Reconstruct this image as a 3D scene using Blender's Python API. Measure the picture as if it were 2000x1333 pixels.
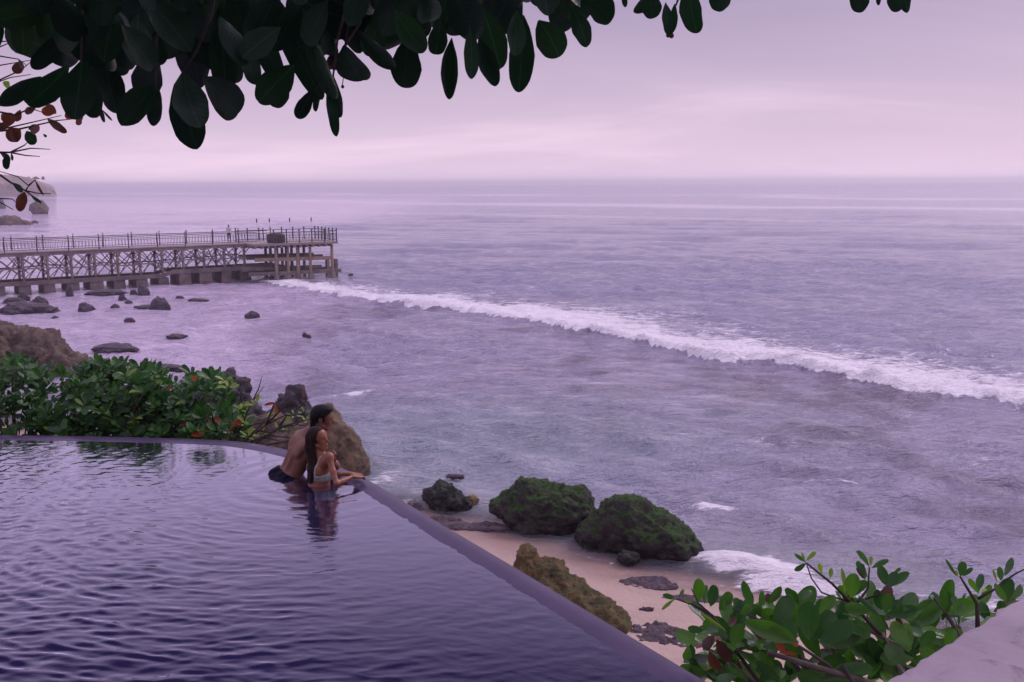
import bpy, math, random
import numpy as np
from mathutils import Vector, Matrix

for o in list(bpy.data.objects):
    bpy.data.objects.remove(o)
scene = bpy.context.scene
COL = scene.collection
R = math.radians

# ------------------------------------------------------------------ camera
SEA = -6.1
CAMZ = 2.9
PITCH, ROLL = R(9.0), R(0.37)
FPX = 2000 * 35 / 36.0
_F = np.array([0, math.cos(PITCH), -math.sin(PITCH)])
_U0 = np.array([0, math.sin(PITCH), math.cos(PITCH)])
_R0 = np.array([1.0, 0, 0])
_Rt = _R0 * math.cos(ROLL) - _U0 * math.sin(ROLL)
_Up = _U0 * math.cos(ROLL) + _R0 * math.sin(ROLL)
_C = np.array([0, 0, CAMZ])
cam_d = bpy.data.cameras.new('camera')
cam_d.lens = 35
cam_d.sensor_width = 36
cam_d.clip_start = 0.05
cam_d.clip_end = 30000
cam = bpy.data.objects.new('camera', cam_d)
COL.objects.link(cam)
m3 = Matrix((_Rt, _Up, -_F)).transposed()
cam.matrix_world = Matrix.Translation(_C) @ m3.to_4x4()
scene.camera = cam

# ------------------------------------------------------------------ world, sun, exposure
SUN_AZ, SUN_EL = R(48), R(42)          # azimuth from +Y towards +X
w = bpy.data.worlds.new('World')
scene.world = w
w.use_nodes = True
nt = w.node_tree
nt.nodes.clear()
out = nt.nodes.new('ShaderNodeOutputWorld')
sky = nt.nodes.new('ShaderNodeTexSky')
sky.sky_type = 'NISHITA'
sky.sun_disc = False
sky.sun_elevation = SUN_EL
sky.sun_rotation = SUN_AZ
bg1 = nt.nodes.new('ShaderNodeBackground')
bg1.inputs[1].default_value = 0.08
nt.links.new(sky.outputs[0], bg1.inputs[0])
tc = nt.nodes.new('ShaderNodeTexCoord')
sep = nt.nodes.new('ShaderNodeSeparateXYZ')
nt.links.new(tc.outputs['Generated'], sep.inputs[0])
ramp = nt.nodes.new('ShaderNodeValToRGB')
nt.links.new(sep.outputs[2], ramp.inputs[0])
cr = ramp.color_ramp
cr.elements[0].position = 0.0
cr.elements[0].color = (0.93, 0.72, 0.89, 1)
cr.elements[1].position = 1.0
cr.elements[1].color = (0.98, 0.82, 1.22, 1)
for p_, c_ in ((0.02, (0.83, 0.635, 0.82, 1)), (0.075, (0.685, 0.525, 0.70, 1)), (0.17, (0.430, 0.335, 0.510, 1)), (0.35, (0.56, 0.46, 0.70, 1))):
    e_ = cr.elements.new(p_)
    e_.color = c_
# soft cloud sheets: noise on a plane far overhead
cmb = nt.nodes.new('ShaderNodeCombineXYZ')
mz = nt.nodes.new('ShaderNodeMath'); mz.operation = 'ADD'; mz.inputs[1].default_value = 0.26
mz0 = nt.nodes.new('ShaderNodeMath'); mz0.operation = 'ABSOLUTE'
nt.links.new(sep.outputs[2], mz0.inputs[0]); nt.links.new(mz0.outputs[0], mz.inputs[0])
for i_, nm_ in enumerate('xy'):
    dv = nt.nodes.new('ShaderNodeMath'); dv.operation = 'DIVIDE'
    nt.links.new(sep.outputs[i_], dv.inputs[0]); nt.links.new(mz.outputs[0], dv.inputs[1])
    nt.links.new(dv.outputs[0], cmb.inputs[i_])
mp = nt.nodes.new('ShaderNodeMapping')
mp.inputs['Rotation'].default_value = (0, 0, R(-38))
mp.inputs['Scale'].default_value = (0.42, 1.0, 1.0)
mp.inputs['Location'].default_value = (0.4, 0.15, 0)
nt.links.new(cmb.outputs[0], mp.inputs[0])
nz = nt.nodes.new('ShaderNodeTexNoise')
nz.inputs['Scale'].default_value = 1.5
nz.inputs['Detail'].default_value = 7
nz.inputs['Roughness'].default_value = 0.55
nz.inputs['Distortion'].default_value = 0.6
nt.links.new(mp.outputs[0], nz.inputs['Vector'])
cl = nt.nodes.new('ShaderNodeMapRange')
cl.interpolation_type = 'SMOOTHSTEP'
cl.inputs[1].default_value = 0.42; cl.inputs[2].default_value = 0.74
cl.inputs[3].default_value = 0.0; cl.inputs[4].default_value = 1.0
nt.links.new(nz.outputs[0], cl.inputs[0])
mixc = nt.nodes.new('ShaderNodeMix'); mixc.data_type = 'RGBA'; mixc.blend_type = 'MULTIPLY'
mixc.inputs[0].default_value = 1.0
crm = nt.nodes.new('ShaderNodeValToRGB')
crm.color_ramp.elements[0].position = 0.30; crm.color_ramp.elements[0].color = (0.92, 0.915, 0.94, 1)
crm.color_ramp.elements[1].position = 0.72; crm.color_ramp.elements[1].color = (1.26, 1.24, 1.19, 1)
e_ = crm.color_ramp.elements.new(0.5); e_.color = (1.0, 1.0, 1.0, 1)
nt.links.new(nz.outputs[0], crm.inputs[0])
nt.links.new(ramp.outputs[0], mixc.inputs[6]); nt.links.new(crm.outputs[0], mixc.inputs[7])
bg2 = nt.nodes.new('ShaderNodeBackground')
bg2.inputs[1].default_value = 1.0
nt.links.new(mixc.outputs[2], bg2.inputs[0])
mxs = nt.nodes.new('ShaderNodeMixShader')
mxs.inputs[0].default_value = 0.94            # thick cloud layer over the clear sky
nt.links.new(bg1.outputs[0], mxs.inputs[1]); nt.links.new(bg2.outputs[0], mxs.inputs[2])
nt.links.new(mxs.outputs[0], out.inputs[0])

sd = bpy.data.lights.new('sun', 'SUN')
sd.energy = 1.4
sd.angle = R(22)
sd.color = (1.0, 0.84, 0.93)
sun = bpy.data.objects.new('sun', sd)
COL.objects.link(sun)
sdir = Vector((math.sin(SUN_AZ) * math.cos(SUN_EL), math.cos(SUN_AZ) * math.cos(SUN_EL), math.sin(SUN_EL)))
sun.rotation_euler = (-sdir).to_track_quat('-Z', 'Y').to_euler()
sun.location = (20, 20, 40)

vs = scene.view_settings
vs.view_transform = 'Standard'
vs.look = 'None'
vs.exposure = 0.0
vs.gamma = 1.0
vs.use_curve_mapping = False
scene.render.engine = 'CYCLES'
scene.cycles.use_denoising = True
scene.cycles.max_bounces = 8
scene.cycles.transparent_max_bounces = 16
scene.cycles.volume_bounces = 2

# ------------------------------------------------------------------ helpers
def ray(px, py):
    return _F + _Rt * (px - 1000) / FPX + _Up * (666.5 - py) / FPX

def P(px, py, z):
    d = ray(px, py)
    return _C + d * (z - CAMZ) / d[2]

def T(px, py, t):
    return _C + ray(px, py) * t

def tag(o, label=None, cat=None, group=None, kind=None):
    if label: o['label'] = label
    if cat: o['category'] = cat
    if group: o['group'] = group
    if kind: o['kind'] = kind
    return o

def empty(name, loc=(0, 0, 0)):
    o = bpy.data.objects.new(name, None)
    o.location = loc
    o.empty_display_size = 0.1
    COL.objects.link(o)
    return o

def np_mesh(name, v, f, smooth=True):
    v = np.asarray(v, dtype=np.float32); f = np.asarray(f, dtype=np.int32)
    me = bpy.data.meshes.new(name)
    nv, nf, k = len(v), len(f), f.shape[1]
    me.vertices.add(nv); me.vertices.foreach_set('co', v.ravel())
    me.loops.add(nf * k); me.loops.foreach_set('vertex_index', f.ravel())
    me.polygons.add(nf)
    me.polygons.foreach_set('loop_start', np.arange(0, nf * k, k, dtype=np.int32))
    me.polygons.foreach_set('loop_total', np.full(nf, k, dtype=np.int32))
    me.polygons.foreach_set('use_smooth', np.full(nf, smooth, dtype=bool))
    me.update(calc_edges=True)
    return me

def add_attr(me, name, vals, kind='FLOAT'):
    a = me.attributes.new(name, kind if kind == 'FLOAT' else 'FLOAT_COLOR', 'POINT')
    if kind == 'FLOAT':
        a.data.foreach_set('value', np.asarray(vals, dtype=np.float32).ravel())
    else:
        vals = np.asarray(vals, dtype=np.float32)
        if vals.shape[1] == 3:
            vals = np.hstack([vals, np.ones((len(vals), 1), np.float32)])
        a.data.foreach_set('color', vals.ravel())

def obj(name, me, mat=None, parent=None, basis=None):
    """me in world coordinates; under a parent empty it is shifted to the parent's frame"""
    o = bpy.data.objects.new(name, me)
    COL.objects.link(o)
    if mat is not None and len(me.materials) == 0:
        me.materials.append(mat)
    if parent is not None:
        o.parent = parent
        off = Vector((0, 0, 0))
        q = parent
        while q is not None:
            off += Vector(q.location); q = q.parent
        M = basis if basis is not None else Matrix.Identity(4)
        o.matrix_basis = Matrix.Translation(-off) @ M
    elif basis is not None:
        o.matrix_basis = basis
    return o

class MB:
    """collects boxes, bars and tubes"""
    def __init__(s):
        s.v, s.f = [], []
    def box8(s, pts):
        b = len(s.v); s.v += [tuple(p) for p in pts]
        for q in ((0, 3, 2, 1), (4, 5, 6, 7), (0, 1, 5, 4), (1, 2, 6, 5), (2, 3, 7, 6), (3, 0, 4, 7)):
            s.f.append(tuple(b + i for i in q))
    def bar(s, a, b, w, h, up=(0, 0, 1)):
        a = Vector(a); b = Vector(b); d = (b - a).normalized(); up = Vector(up)
        if abs(d.dot(up)) > 0.95: up = Vector((0.66, 0.75, 0))
        x = d.cross(up).normalized() * w / 2; y = x.cross(d).normalized() * h / 2
        s.box8([a - x - y, a + x - y, a + x + y, a - x + y, b - x - y, b + x - y, b + x + y, b - x + y])
    def tube(s, pts, r0, r1, n=6):
        pts = [Vector(p) for p in pts]; b = len(s.v); L = len(pts)
        for i, p in enumerate(pts):
            d = (pts[min(i + 1, L - 1)] - pts[max(i - 1, 0)]).normalized()
            x = d.orthogonal().normalized() if i == 0 else (px_ - d * px_.dot(d)).normalized()
            px_ = x
            y = d.cross(x); r = r0 + (r1 - r0) * i / max(L - 1, 1)
            for k in range(n):
                a = 2 * math.pi * k / n
                s.v.append(tuple(p + x * (r * math.cos(a)) + y * (r * math.sin(a))))
        for i in range(L - 1):
            for k in range(n):
                k2 = (k + 1) % n
                s.f.append((b + i * n + k, b + i * n + k2, b + (i + 1) * n + k2, b + (i + 1) * n + k))
        s.f.append(tuple(b + k for k in reversed(range(n))))
        s.f.append(tuple(b + (L - 1) * n + k for k in range(n)))
    def build(s, name, mat, parent=None, smooth=False):
        me = bpy.data.meshes.new(name)
        me.from_pydata(s.v, [], s.f)
        if smooth:
            for p in me.polygons: p.use_smooth = True
        return obj(name, me, mat, parent)

def grid_faces(nu, nv):
    i = np.arange((nu - 1) * (nv - 1)); a = (i // (nv - 1)) * nv + i % (nv - 1)
    return np.stack([a, a + nv, a + nv + 1, a + 1], 1)

# numpy gradient noise -------------------------------------------------
_rs = np.random.RandomState(7)
_perm = np.concatenate([_rs.permutation(256)] * 3)
_grad = _rs.normal(size=(256, 3)); _grad /= np.linalg.norm(_grad, axis=1)[:, None]
def noise3(p):
    p = np.asarray(p, dtype=np.float64)
    i = np.floor(p).astype(np.int64); f = p - i; i &= 255
    u = f * f * f * (f * (f * 6 - 15) + 10)
    r = 0
    for dx in (0, 1):
        wx = u[:, 0] if dx else 1 - u[:, 0]
        for dy in (0, 1):
            wy = u[:, 1] if dy else 1 - u[:, 1]
            for dz in (0, 1):
                wz = u[:, 2] if dz else 1 - u[:, 2]
                h = _perm[_perm[_perm[i[:, 0] + dx] + i[:, 1] + dy] + i[:, 2] + dz]
                g = _grad[h]
                r = r + wx * wy * wz * (g[:, 0] * (f[:, 0] - dx) + g[:, 1] * (f[:, 1] - dy) + g[:, 2] * (f[:, 2] - dz))
    return r * 1.6
def fbm(p, oct=4, gain=0.5, lac=2.03):
    p = np.asarray(p, dtype=np.float64); r = 0; a = 1
    for k in range(oct):
        r = r + a * noise3(p + 17.3 * k); p = p * lac; a *= gain
    return r
def n2(x, y, s=1.0, seed=0.0, oct=3):
    return fbm(np.stack([x * s, y * s, np.full_like(x, seed + 0.37)], 1), oct)
def sstep(a, b, x):
    t = np.clip((x - a) / (b - a), 0, 1); return t * t * (3 - 2 * t)

# signed distance fields + surface nets ---------------------------------
class Field:
    def __init__(s, lo, hi, res):
        s.lo = np.array(lo, float); s.res = res
        s.n = np.ceil((np.array(hi) - s.lo) / res).astype(int) + 1
        s.a = np.full(s.n, 0.2, np.float32)
    def sub(s, lo, hi):
        i0 = np.clip(np.floor((np.array(lo) - s.lo) / s.res).astype(int), 0, s.n)
        i1 = np.clip(np.ceil((np.array(hi) - s.lo) / s.res).astype(int) + 1, 0, s.n)
        sl = tuple(slice(a, b) for a, b in zip(i0, i1))
        ax = [s.lo[k] + s.res * np.arange(i0[k], i1[k]) for k in range(3)]
        X = np.stack(np.meshgrid(*ax, indexing='ij'), -1)
        return sl, X
    def put(s, sl, d, k):
        a = s.a[sl]
        if k > 0:
            h = np.maximum(k - np.abs(a - d), 0) / k
            s.a[sl] = np.minimum(a, d) - h * h * k * 0.25
        else:
            s.a[sl] = np.minimum(a, d)
    def cap(s, a, b, ra, rb, k=0.02):
        a = np.array(a, float); b = np.array(b, float); m = max(ra, rb) + 0.05 + k
        sl, X = s.sub(np.minimum(a, b) - m, np.maximum(a, b) + m)
        if X.size == 0: return
        ab = b - a; t = np.clip(((X - a) @ ab) / max(ab @ ab, 1e-9), 0, 1)
        d = np.linalg.norm(X - a - t[..., None] * ab, axis=-1) - (ra + (rb - ra) * t)
        s.put(sl, d, k)
    def ell(s, c, r, M=None, k=0.02):
        c = np.array(c, float); r = np.array(r, float); m = r.max() + 0.05 + k
        sl, X = s.sub(c - m, c + m)
        if X.size == 0: return
        q = X - c
        if M is not None: q = q @ np.array(M).T
        k0 = np.linalg.norm(q / r, axis=-1); k1 = np.linalg.norm(q / (r * r), axis=-1)
        d = k0 * (k0 - 1) / np.maximum(k1, 1e-9)
        s.put(sl, d, k)
    def coords(s):
        ax = [s.lo[k] + s.res * np.arange(s.n[k]) for k in range(3)]
        return np.stack(np.meshgrid(*ax, indexing='ij'), -1)
    def mesh(s, a=None):
        a = s.a if a is None else a
        n0, n1, n2_ = a.shape
        ins = a < 0
        c = np.zeros((n0 - 1, n1 - 1, n2_ - 1), np.int8)
        for dx in (0, 1):
            for dy in (0, 1):
                for dz in (0, 1):
                    c += ins[dx:n0 - 1 + dx, dy:n1 - 1 + dy, dz:n2_ - 1 + dz]
        act = (c > 0) & (c < 8)
        ids = np.full(act.shape, -1, np.int64); idx = np.argwhere(act); ids[act] = np.arange(len(idx))
        acc = np.zeros((len(idx), 3)); cnt = np.zeros(len(idx))
        cor = [(x, y, z) for x in (0, 1) for y in (0, 1) for z in (0, 1)]
        vals = {q: a[idx[:, 0] + q[0], idx[:, 1] + q[1], idx[:, 2] + q[2]] for q in cor}
        for q in cor:
            for k in range(3):
                if q[k] == 0:
                    q2 = list(q); q2[k] = 1; q2 = tuple(q2)
                    va, vb = vals[q], vals[q2]; cross = (va < 0) != (vb < 0)
                    t = np.where(cross, va / np.where(cross, va - vb, 1), 0)
                    for m in range(3):
                        acc[:, m] += np.where(cross, q[m] + (t if m == k else 0), 0)
                    cnt += cross
        v = s.lo + s.res * (idx + acc / np.maximum(cnt, 1)[:, None])
        F = []
        for k in range(3):
            sl0 = [slice(1, -1)] * 3; sl0[k] = slice(0, -1); sl1 = list(sl0); sl1[k] = slice(1, None)
            A, B = ins[tuple(sl0)], ins[tuple(sl1)]
            e = np.argwhere(A != B)
            if len(e) == 0: continue
            flip = A[e[:, 0], e[:, 1], e[:, 2]]
            off = np.array([1, 1, 1]); off[k] = 0
            e = e + off
            u, w_ = (k + 1) % 3, (k + 2) % 3
            def nid(du, dw):
                q = e.copy(); q[:, u] -= du; q[:, w_] -= dw
                return ids[q[:, 0], q[:, 1], q[:, 2]]
            q = np.stack([nid(1, 1), nid(0, 1), nid(0, 0), nid(1, 0)], 1)
            q = np.where(flip[:, None], q, q[:, ::-1])
            F.append(q)
        return v, np.concatenate(F)

def vnormals(v, f):
    n = np.cross(v[f[:, 2]] - v[f[:, 0]], v[f[:, 3]] - v[f[:, 1]])
    r = np.zeros_like(v)
    for k in range(4): np.add.at(r, f[:, k], n)
    return r / np.maximum(np.linalg.norm(r, axis=1), 1e-9)[:, None]

# ------------------------------------------------------------------ material helpers
def newmat(name):
    m = bpy.data.materials.new(name); m.use_nodes = True
    nt = m.node_tree
    return m, nt, nt.nodes['Principled BSDF'], nt.nodes['Material Output']
def N(nt, kind, **kw):
    n = nt.nodes.new(kind)
    for k, v in kw.items(): setattr(n, k, v)
    return n
def noise_node(nt, vec, scale, detail=5, rough=0.6, dist=0.0):
    n = N(nt, 'ShaderNodeTexNoise')
    n.inputs['Scale'].default_value = scale; n.inputs['Detail'].default_value = detail
    n.inputs['Roughness'].default_value = rough; n.inputs['Distortion'].default_value = dist
    if vec is not None: nt.links.new(vec, n.inputs['Vector'])
    return n
def ramp_node(nt, fac, stops):
    r = N(nt, 'ShaderNodeValToRGB'); cr = r.color_ramp
    cr.elements[0].position, cr.elements[0].color = stops[0][0], (*stops[0][1], 1)
    cr.elements[1].position, cr.elements[1].color = stops[-1][0], (*stops[-1][1], 1)
    for p, c in stops[1:-1]:
        e = cr.elements.new(p); e.color = (*c, 1)
    nt.links.new(fac, r.inputs[0]); return r
def mixcol(nt, fac, a, b, blend='MIX'):
    m = N(nt, 'ShaderNodeMix', data_type='RGBA', blend_type=blend)
    for s, x in ((0, fac), (6, a), (7, b)):
        if hasattr(x, 'is_output'): nt.links.new(x, m.inputs[s])
        elif s == 0: m.inputs[0].default_value = x
        else: m.inputs[s].default_value = (*x, 1)
    return m.outputs[2]
def math_node(nt, op, a, b=None, clamp=False):
    m = N(nt, 'ShaderNodeMath', operation=op); m.use_clamp = clamp
    for i, x in enumerate((a, b)):
        if x is None: continue
        if hasattr(x, 'is_output'): nt.links.new(x, m.inputs[i])
        else: m.inputs[i].default_value = x
    return m.outputs[0]
def maprange(nt, x, a, b, c=0.0, d=1.0):
    m = N(nt, 'ShaderNodeMapRange', interpolation_type='SMOOTHSTEP')
    nt.links.new(x, m.inputs[0])
    for i, q in enumerate((a, b, c, d)): m.inputs[i + 1].default_value = q
    return m.outputs[0]
def bump(nt, h, strength, dist, prev=None):
    b = N(nt, 'ShaderNodeBump'); b.inputs['Strength'].default_value = strength; b.inputs['Distance'].default_value = dist
    nt.links.new(h, b.inputs['Height'])
    if prev is not None: nt.links.new(prev, b.inputs['Normal'])
    return b.outputs[0]
def pos(nt):
    return N(nt, 'ShaderNodeNewGeometry').outputs['Position']
def attr(nt, name):
    return N(nt, 'ShaderNodeAttribute', attribute_name=name)

def mat_simple(name, c1, c2, scale, rough=0.7, bump_s=0.3, bump_d=0.02, spec=0.4, detail=6, coords='pos'):
    m, nt, b, _ = newmat(name)
    v = pos(nt) if coords == 'pos' else N(nt, 'ShaderNodeTexCoord').outputs['Object']
    n = noise_node(nt, v, scale, detail, 0.65)
    r = ramp_node(nt, n.outputs[0], [(0.3, c1), (0.7, c2)])
    nt.links.new(r.outputs[0], b.inputs['Base Color'])
    b.inputs['Roughness'].default_value = rough
    b.inputs['Specular IOR Level'].default_value = spec
    if bump_s:
        n2_ = noise_node(nt, v, scale * 3.1, 6, 0.7)
        nt.links.new(bump(nt, n2_.outputs[0], bump_s, bump_d), b.inputs['Normal'])
    return m

def mat_rock(name, dark, mid, light, moss=0.0, moss_col=((0.02, 0.05, 0.012), (0.06, 0.15, 0.025)), scale=1.6, wet=0.0, moss_lo=0.15, moss_hi=0.55):
    m, nt, b, _ = newmat(name)
    p = pos(nt)
    n1 = noise_node(nt, p, scale, 8, 0.68, 0.3)
    r = ramp_node(nt, n1.outputs[0], [(0.28, dark), (0.5, mid), (0.72, light)])
    pit = N(nt, 'ShaderNodeTexVoronoi'); pit.inputs['Scale'].default_value = scale * 5
    nt.links.new(p, pit.inputs['Vector'])
    pitf = maprange(nt, pit.outputs['Distance'], 0.05, 0.35, 0.45, 1.0)
    col = mixcol(nt, 1.0, r.outputs[0], N(nt, 'ShaderNodeCombineColor').outputs[0], 'MULTIPLY')
    cc = nt.nodes[-1]
    mm = [n for n in nt.nodes if n.bl_idname == 'ShaderNodeCombineColor'][-1]
    for i in range(3): nt.links.new(pitf, mm.inputs[i])
    if moss > 0:
        g = N(nt, 'ShaderNodeNewGeometry'); s = N(nt, 'ShaderNodeSeparateXYZ'); nt.links.new(g.outputs['Normal'], s.inputs[0])
        nm = noise_node(nt, p, scale * 1.3, 8, 0.75, 0.5)
        t = math_node(nt, 'ADD', s.outputs[2], math_node(nt, 'MULTIPLY', math_node(nt, 'SUBTRACT', nm.outputs[0], 0.5), 2.2))
        mk = math_node(nt, 'MULTIPLY', maprange(nt, t, moss_lo, moss_hi), moss)
        nf = noise_node(nt, p, scale * 9, 5, 0.7)
        mc = ramp_node(nt, nf.outputs[0], [(0.3, moss_col[0]), (0.7, moss_col[1])])
        col = mixcol(nt, mk, col, mc.outputs[0])
    nt.links.new(col, b.inputs['Base Color'])
    b.inputs['Roughness'].default_value = 0.85 - 0.35 * wet
    b.inputs['Specular IOR Level'].default_value = 0.35
    nb = noise_node(nt, p, scale * 4.5, 9, 0.75, 0.2)
    nb2 = noise_node(nt, p, scale * 22, 4, 0.7)
    h = math_node(nt, 'ADD', nb.outputs[0], math_node(nt, 'MULTIPLY', nb2.outputs[0], 0.3))
    h = math_node(nt, 'ADD', h, math_node(nt, 'MULTIPLY', pitf, 0.5))
    nt.links.new(bump(nt, h, 0.9, 0.11), b.inputs['Normal'])
    return m

def mat_leaf(name, c1, c2, under, trans=0.25, rough=0.4, rib=1.6, spec=0.5):
    m, nt, b, out = newmat(name)
    oi = N(nt, 'ShaderNodeObjectInfo')
    uv = N(nt, 'ShaderNodeUVMap'); sp = N(nt, 'ShaderNodeSeparateXYZ'); nt.links.new(uv.outputs[0], sp.inputs[0])
    rnd = math_node(nt, 'FRACT', math_node(nt, 'ADD', oi.outputs['Random'], math_node(nt, 'MULTIPLY', attr(nt, 'leafrand').outputs['Fac'], 7.31)))
    n = noise_node(nt, pos(nt), 14, 4, 0.6)
    fac = math_node(nt, 'ADD', math_node(nt, 'MULTIPLY', rnd, 0.7), math_node(nt, 'MULTIPLY', n.outputs[0], 0.3))
    r = ramp_node(nt, fac, [(0.1, c1), (0.9, c2)])
    ax = math_node(nt, 'ABSOLUTE', math_node(nt, 'SUBTRACT', sp.outputs[0], 0.5))
    mid = maprange(nt, ax, 0.012, 0.04, 1.0, 0.0)
    wv = math_node(nt, 'SINE', math_node(nt, 'MULTIPLY', math_node(nt, 'SUBTRACT', sp.outputs[1], math_node(nt, 'MULTIPLY', ax, 0.55)), 55.0))
    side = math_node(nt, 'MULTIPLY', maprange(nt, wv, 0.86, 1.0), 0.22)
    vein = math_node(nt, 'MAXIMUM', mid, side)
    lite = mixcol(nt, 1.0, r.outputs[0], (rib, rib * 0.97, rib), 'MULTIPLY')
    col = mixcol(nt, vein, r.outputs[0], lite)
    # pale matt underside
    g = N(nt, 'ShaderNodeNewGeometry')
    col = mixcol(nt, math_node(nt, 'MULTIPLY', g.outputs['Backfacing'], 0.6), col, under)
    nt.links.new(col, b.inputs['Base Color'])
    b.inputs['Roughness'].default_value = rough
    b.inputs['Specular IOR Level'].default_value = spec
    hb = math_node(nt, 'ADD', math_node(nt, 'MULTIPLY', wv, 0.04), math_node(nt, 'MULTIPLY', n.outputs[0], 0.9))
    nt.links.new(bump(nt, hb, 0.35, 0.012), b.inputs['Normal'])
    tr = N(nt, 'ShaderNodeBsdfTranslucent')
    tcol = mixcol(nt, 1.0, col, (1.6, 2.0, 0.8), 'MULTIPLY')
    nt.links.new(tcol, tr.inputs[0])
    mx = N(nt, 'ShaderNodeMixShader'); mx.inputs[0].default_value = trans
    nt.links.new(b.outputs[0], mx.inputs[1]); nt.links.new(tr.outputs[0], mx.inputs[2])
    nt.links.new(mx.outputs[0], out.inputs[0])
    return m

# ------------------------------------------------------------------ shore geometry
def shore_d(x, y):
    """metres seaward of the waterline (negative = up the beach)"""
    return (y + 0.66 * x - 23.9) / 1.198 + 0.5 * n2(x, y, 0.16, 3.1, 2)
def bed_z(x, y):
    d = shore_d(x, y)
    z = np.where(d > 0, -0.085 * d, np.minimum(-0.085 * d, 2.4)) - 0.3 * sstep(0.5, 4, d)
    z = z + 0.035 * n2(x, y, 0.8, 9.0, 3)
    return SEA + np.maximum(z, -2.0)
BRK = np.array([P(*q, SEA)[:2] for q in ((440, 541), (480, 545), (700, 580), (860, 599), (1000, 624), (1150, 648), (1400, 699), (1600, 725), (1800, 759), (2000, 792), (2300, 838))])

# ------------------------------------------------------------------ SEA
def grow(start, stop, step, ratio):
    r = [start]; s = step
    sign = 1 if stop > start else -1
    while sign * (stop - r[-1]) > 0:
        s *= ratio; r.append(r[-1] + sign * s)
    return r[1:]
def make_sea():
    xs = np.array(sorted(grow(-52, -6000, 0.3, 1.075)) + list(np.arange(-52, 46, 0.26)) + grow(46, 6000, 0.3, 1.075))
    ys = np.array(list(np.arange(9, 40, 0.14)) + list(np.arange(40, 108, 0.24)) + grow(108, 6000, 0.3, 1.022))
    X, Y = np.meshgrid(xs, ys, indexing='ij')
    x = X.ravel(); y = Y.ravel()
    near = (x > -60) & (x < 55) & (y < 125)
    d = np.full_like(x, 200.0)
    d[near] = shore_d(x[near], y[near])
    # breaker: signed distance seaward of its front
    yb = np.interp(x, BRK[:, 0], BRK[:, 1])
    front = 1.1 * n2(x, y * 0 + 0.3, 0.22, 1.0, 3) + 0.5 * n2(x, y * 0, 0.9, 5.0, 3)
    b = (y - yb) * 0.66 - front
    along = sstep(-28, -22, x)
    wid = (16.0 + 7.5 * n2(x, y, 0.10, 2.0, 2)) * (0.55 + 0.45 * sstep(-22, 4, x))
    z = np.zeros_like(x)
    rs = np.random.RandomState(3)
    dist = np.hypot(x, y)
    spac = np.maximum(np.gradient(xs)[:, None] + 0 * Y, np.gradient(ys)[None, :] + 0 * X).ravel()
    depthf = sstep(-0.5, 6, d)
    lag = 1 - sstep(-2, 14, b)
    warpx = 1.2 * n2(x, y, 0.12, 20, 2); warpy = 1.2 * n2(x, y, 0.12, 30, 2)
    for k in range(46):
        L = 0.75 * (1.085 ** k) if k < 30 else rs.uniform(6, 22)
        th = math.atan2(-0.96, -0.27) + rs.normal() * (0.42 if k < 30 else 0.2)
        amp = 0.0225 * L ** 0.9 / (1 + (L / 2.8) ** 2) * rs.uniform(0.6, 1.3) if k < 30 else 0.0035 * L
        ph = rs.uniform(0, 6.28)
        kx, ky = math.cos(th) * 6.283 / L, math.sin(th) * 6.283 / L
        fade = sstep(2.2, 5.0, L / spac)
        q = np.sin(kx * (x + warpx) + ky * (y + warpy) + ph)
        q = q if k % 4 == 0 else 1 - 2 * np.abs(np.sin(0.5 * (kx * (x + warpx) + ky * (y + warpy)) + ph)) ** 1.3
        g = np.ones_like(x) if k < 30 else (1 - 0.75 * lag)
        z += amp * q * fade * g
    gust = 0.75 + 0.7 * n2(x, y, 0.07, 44, 2)
    z *= depthf * np.clip(gust, 0.25, 1.5)
    # bore of the breaking wave: steep foaming front, long back
    inb = along * np.exp(-np.maximum(b, 0) / 3.6) * sstep(-0.6, 0.5, b)
    lump = 1 + 0.55 * n2(x, y, 0.7, 12, 4)
    z += 0.52 * inb * np.clip(lump, 0.3, 1.8) * (0.6 + 0.4 * sstep(-15, 8, x))
    foam = along * sstep(-0.55, -0.05, b + 0.25 * n2(x, y, 1.6, 71, 3)) * np.clip(0.97 - 0.74 * (np.maximum(b, 0) / wid) ** 0.75, 0, 1)
    foam = np.clip(foam, 0, 1) * 0.98
    foam = foam * (1 - sstep(0.9, 1.25, b / wid)); trail = along * sstep(0, 1, b) * (1 - sstep(0.9, 2.0, b / wid)) * 0.30
    foam = np.maximum(foam, trail)
    # a few small breakers and shore surges: (px, py, length m, width m, strength)
    def patch(px, py, L, W, ang, s, h=0.1):
        nonlocal foam, z
        c = P(px, py, SEA); dx, dy = x - c[0], y - c[1]
        ca, sa = math.cos(R(ang)), math.sin(R(ang))
        u = (dx * ca + dy * sa) / L; v = (-dx * sa + dy * ca) / W
        rr = np.zeros_like(x); mk = (np.abs(u) < 2.5) & (np.abs(v) < 2.5)
        rr[mk] = np.exp(-(u[mk] ** 2 + v[mk] ** 2) * 1.2) * (1 + 0.45 * n2(x[mk], y[mk], 1.1, 60, 3))
        foam = np.maximum(foam, np.clip(rr * s * 0.95, 0, 0.8)); z = z + h * rr
    patch(1470, 1108, 2.1, 0.95, -28, 1.45, 0.16)
    patch(1560, 1150, 1.6, 0.8, -30, 1.3, 0.08); patch(1420, 1095, 0.8, 0.7, -20, 1.2, 0.1)
    patch(1395, 990, 0.8, 0.6, -10, 0.85, 0.12)
    patch(692, 765, 1.3, 0.8, 20, 0.72, 0.12)
    patch(1905, 905, 1.0, 0.7, 50, 0.66, 0.1)
    patch(1985, 935, 0.9, 0.4, -20, 0.62, 0.1)
    patch(1710, 870, 3.0, 0.8, 0, 0.46); patch(1200, 1010, 2.5, 0.5, 0, 0.34); patch(790, 985, 1.5, 0.9, 30, 0.42)
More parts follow.
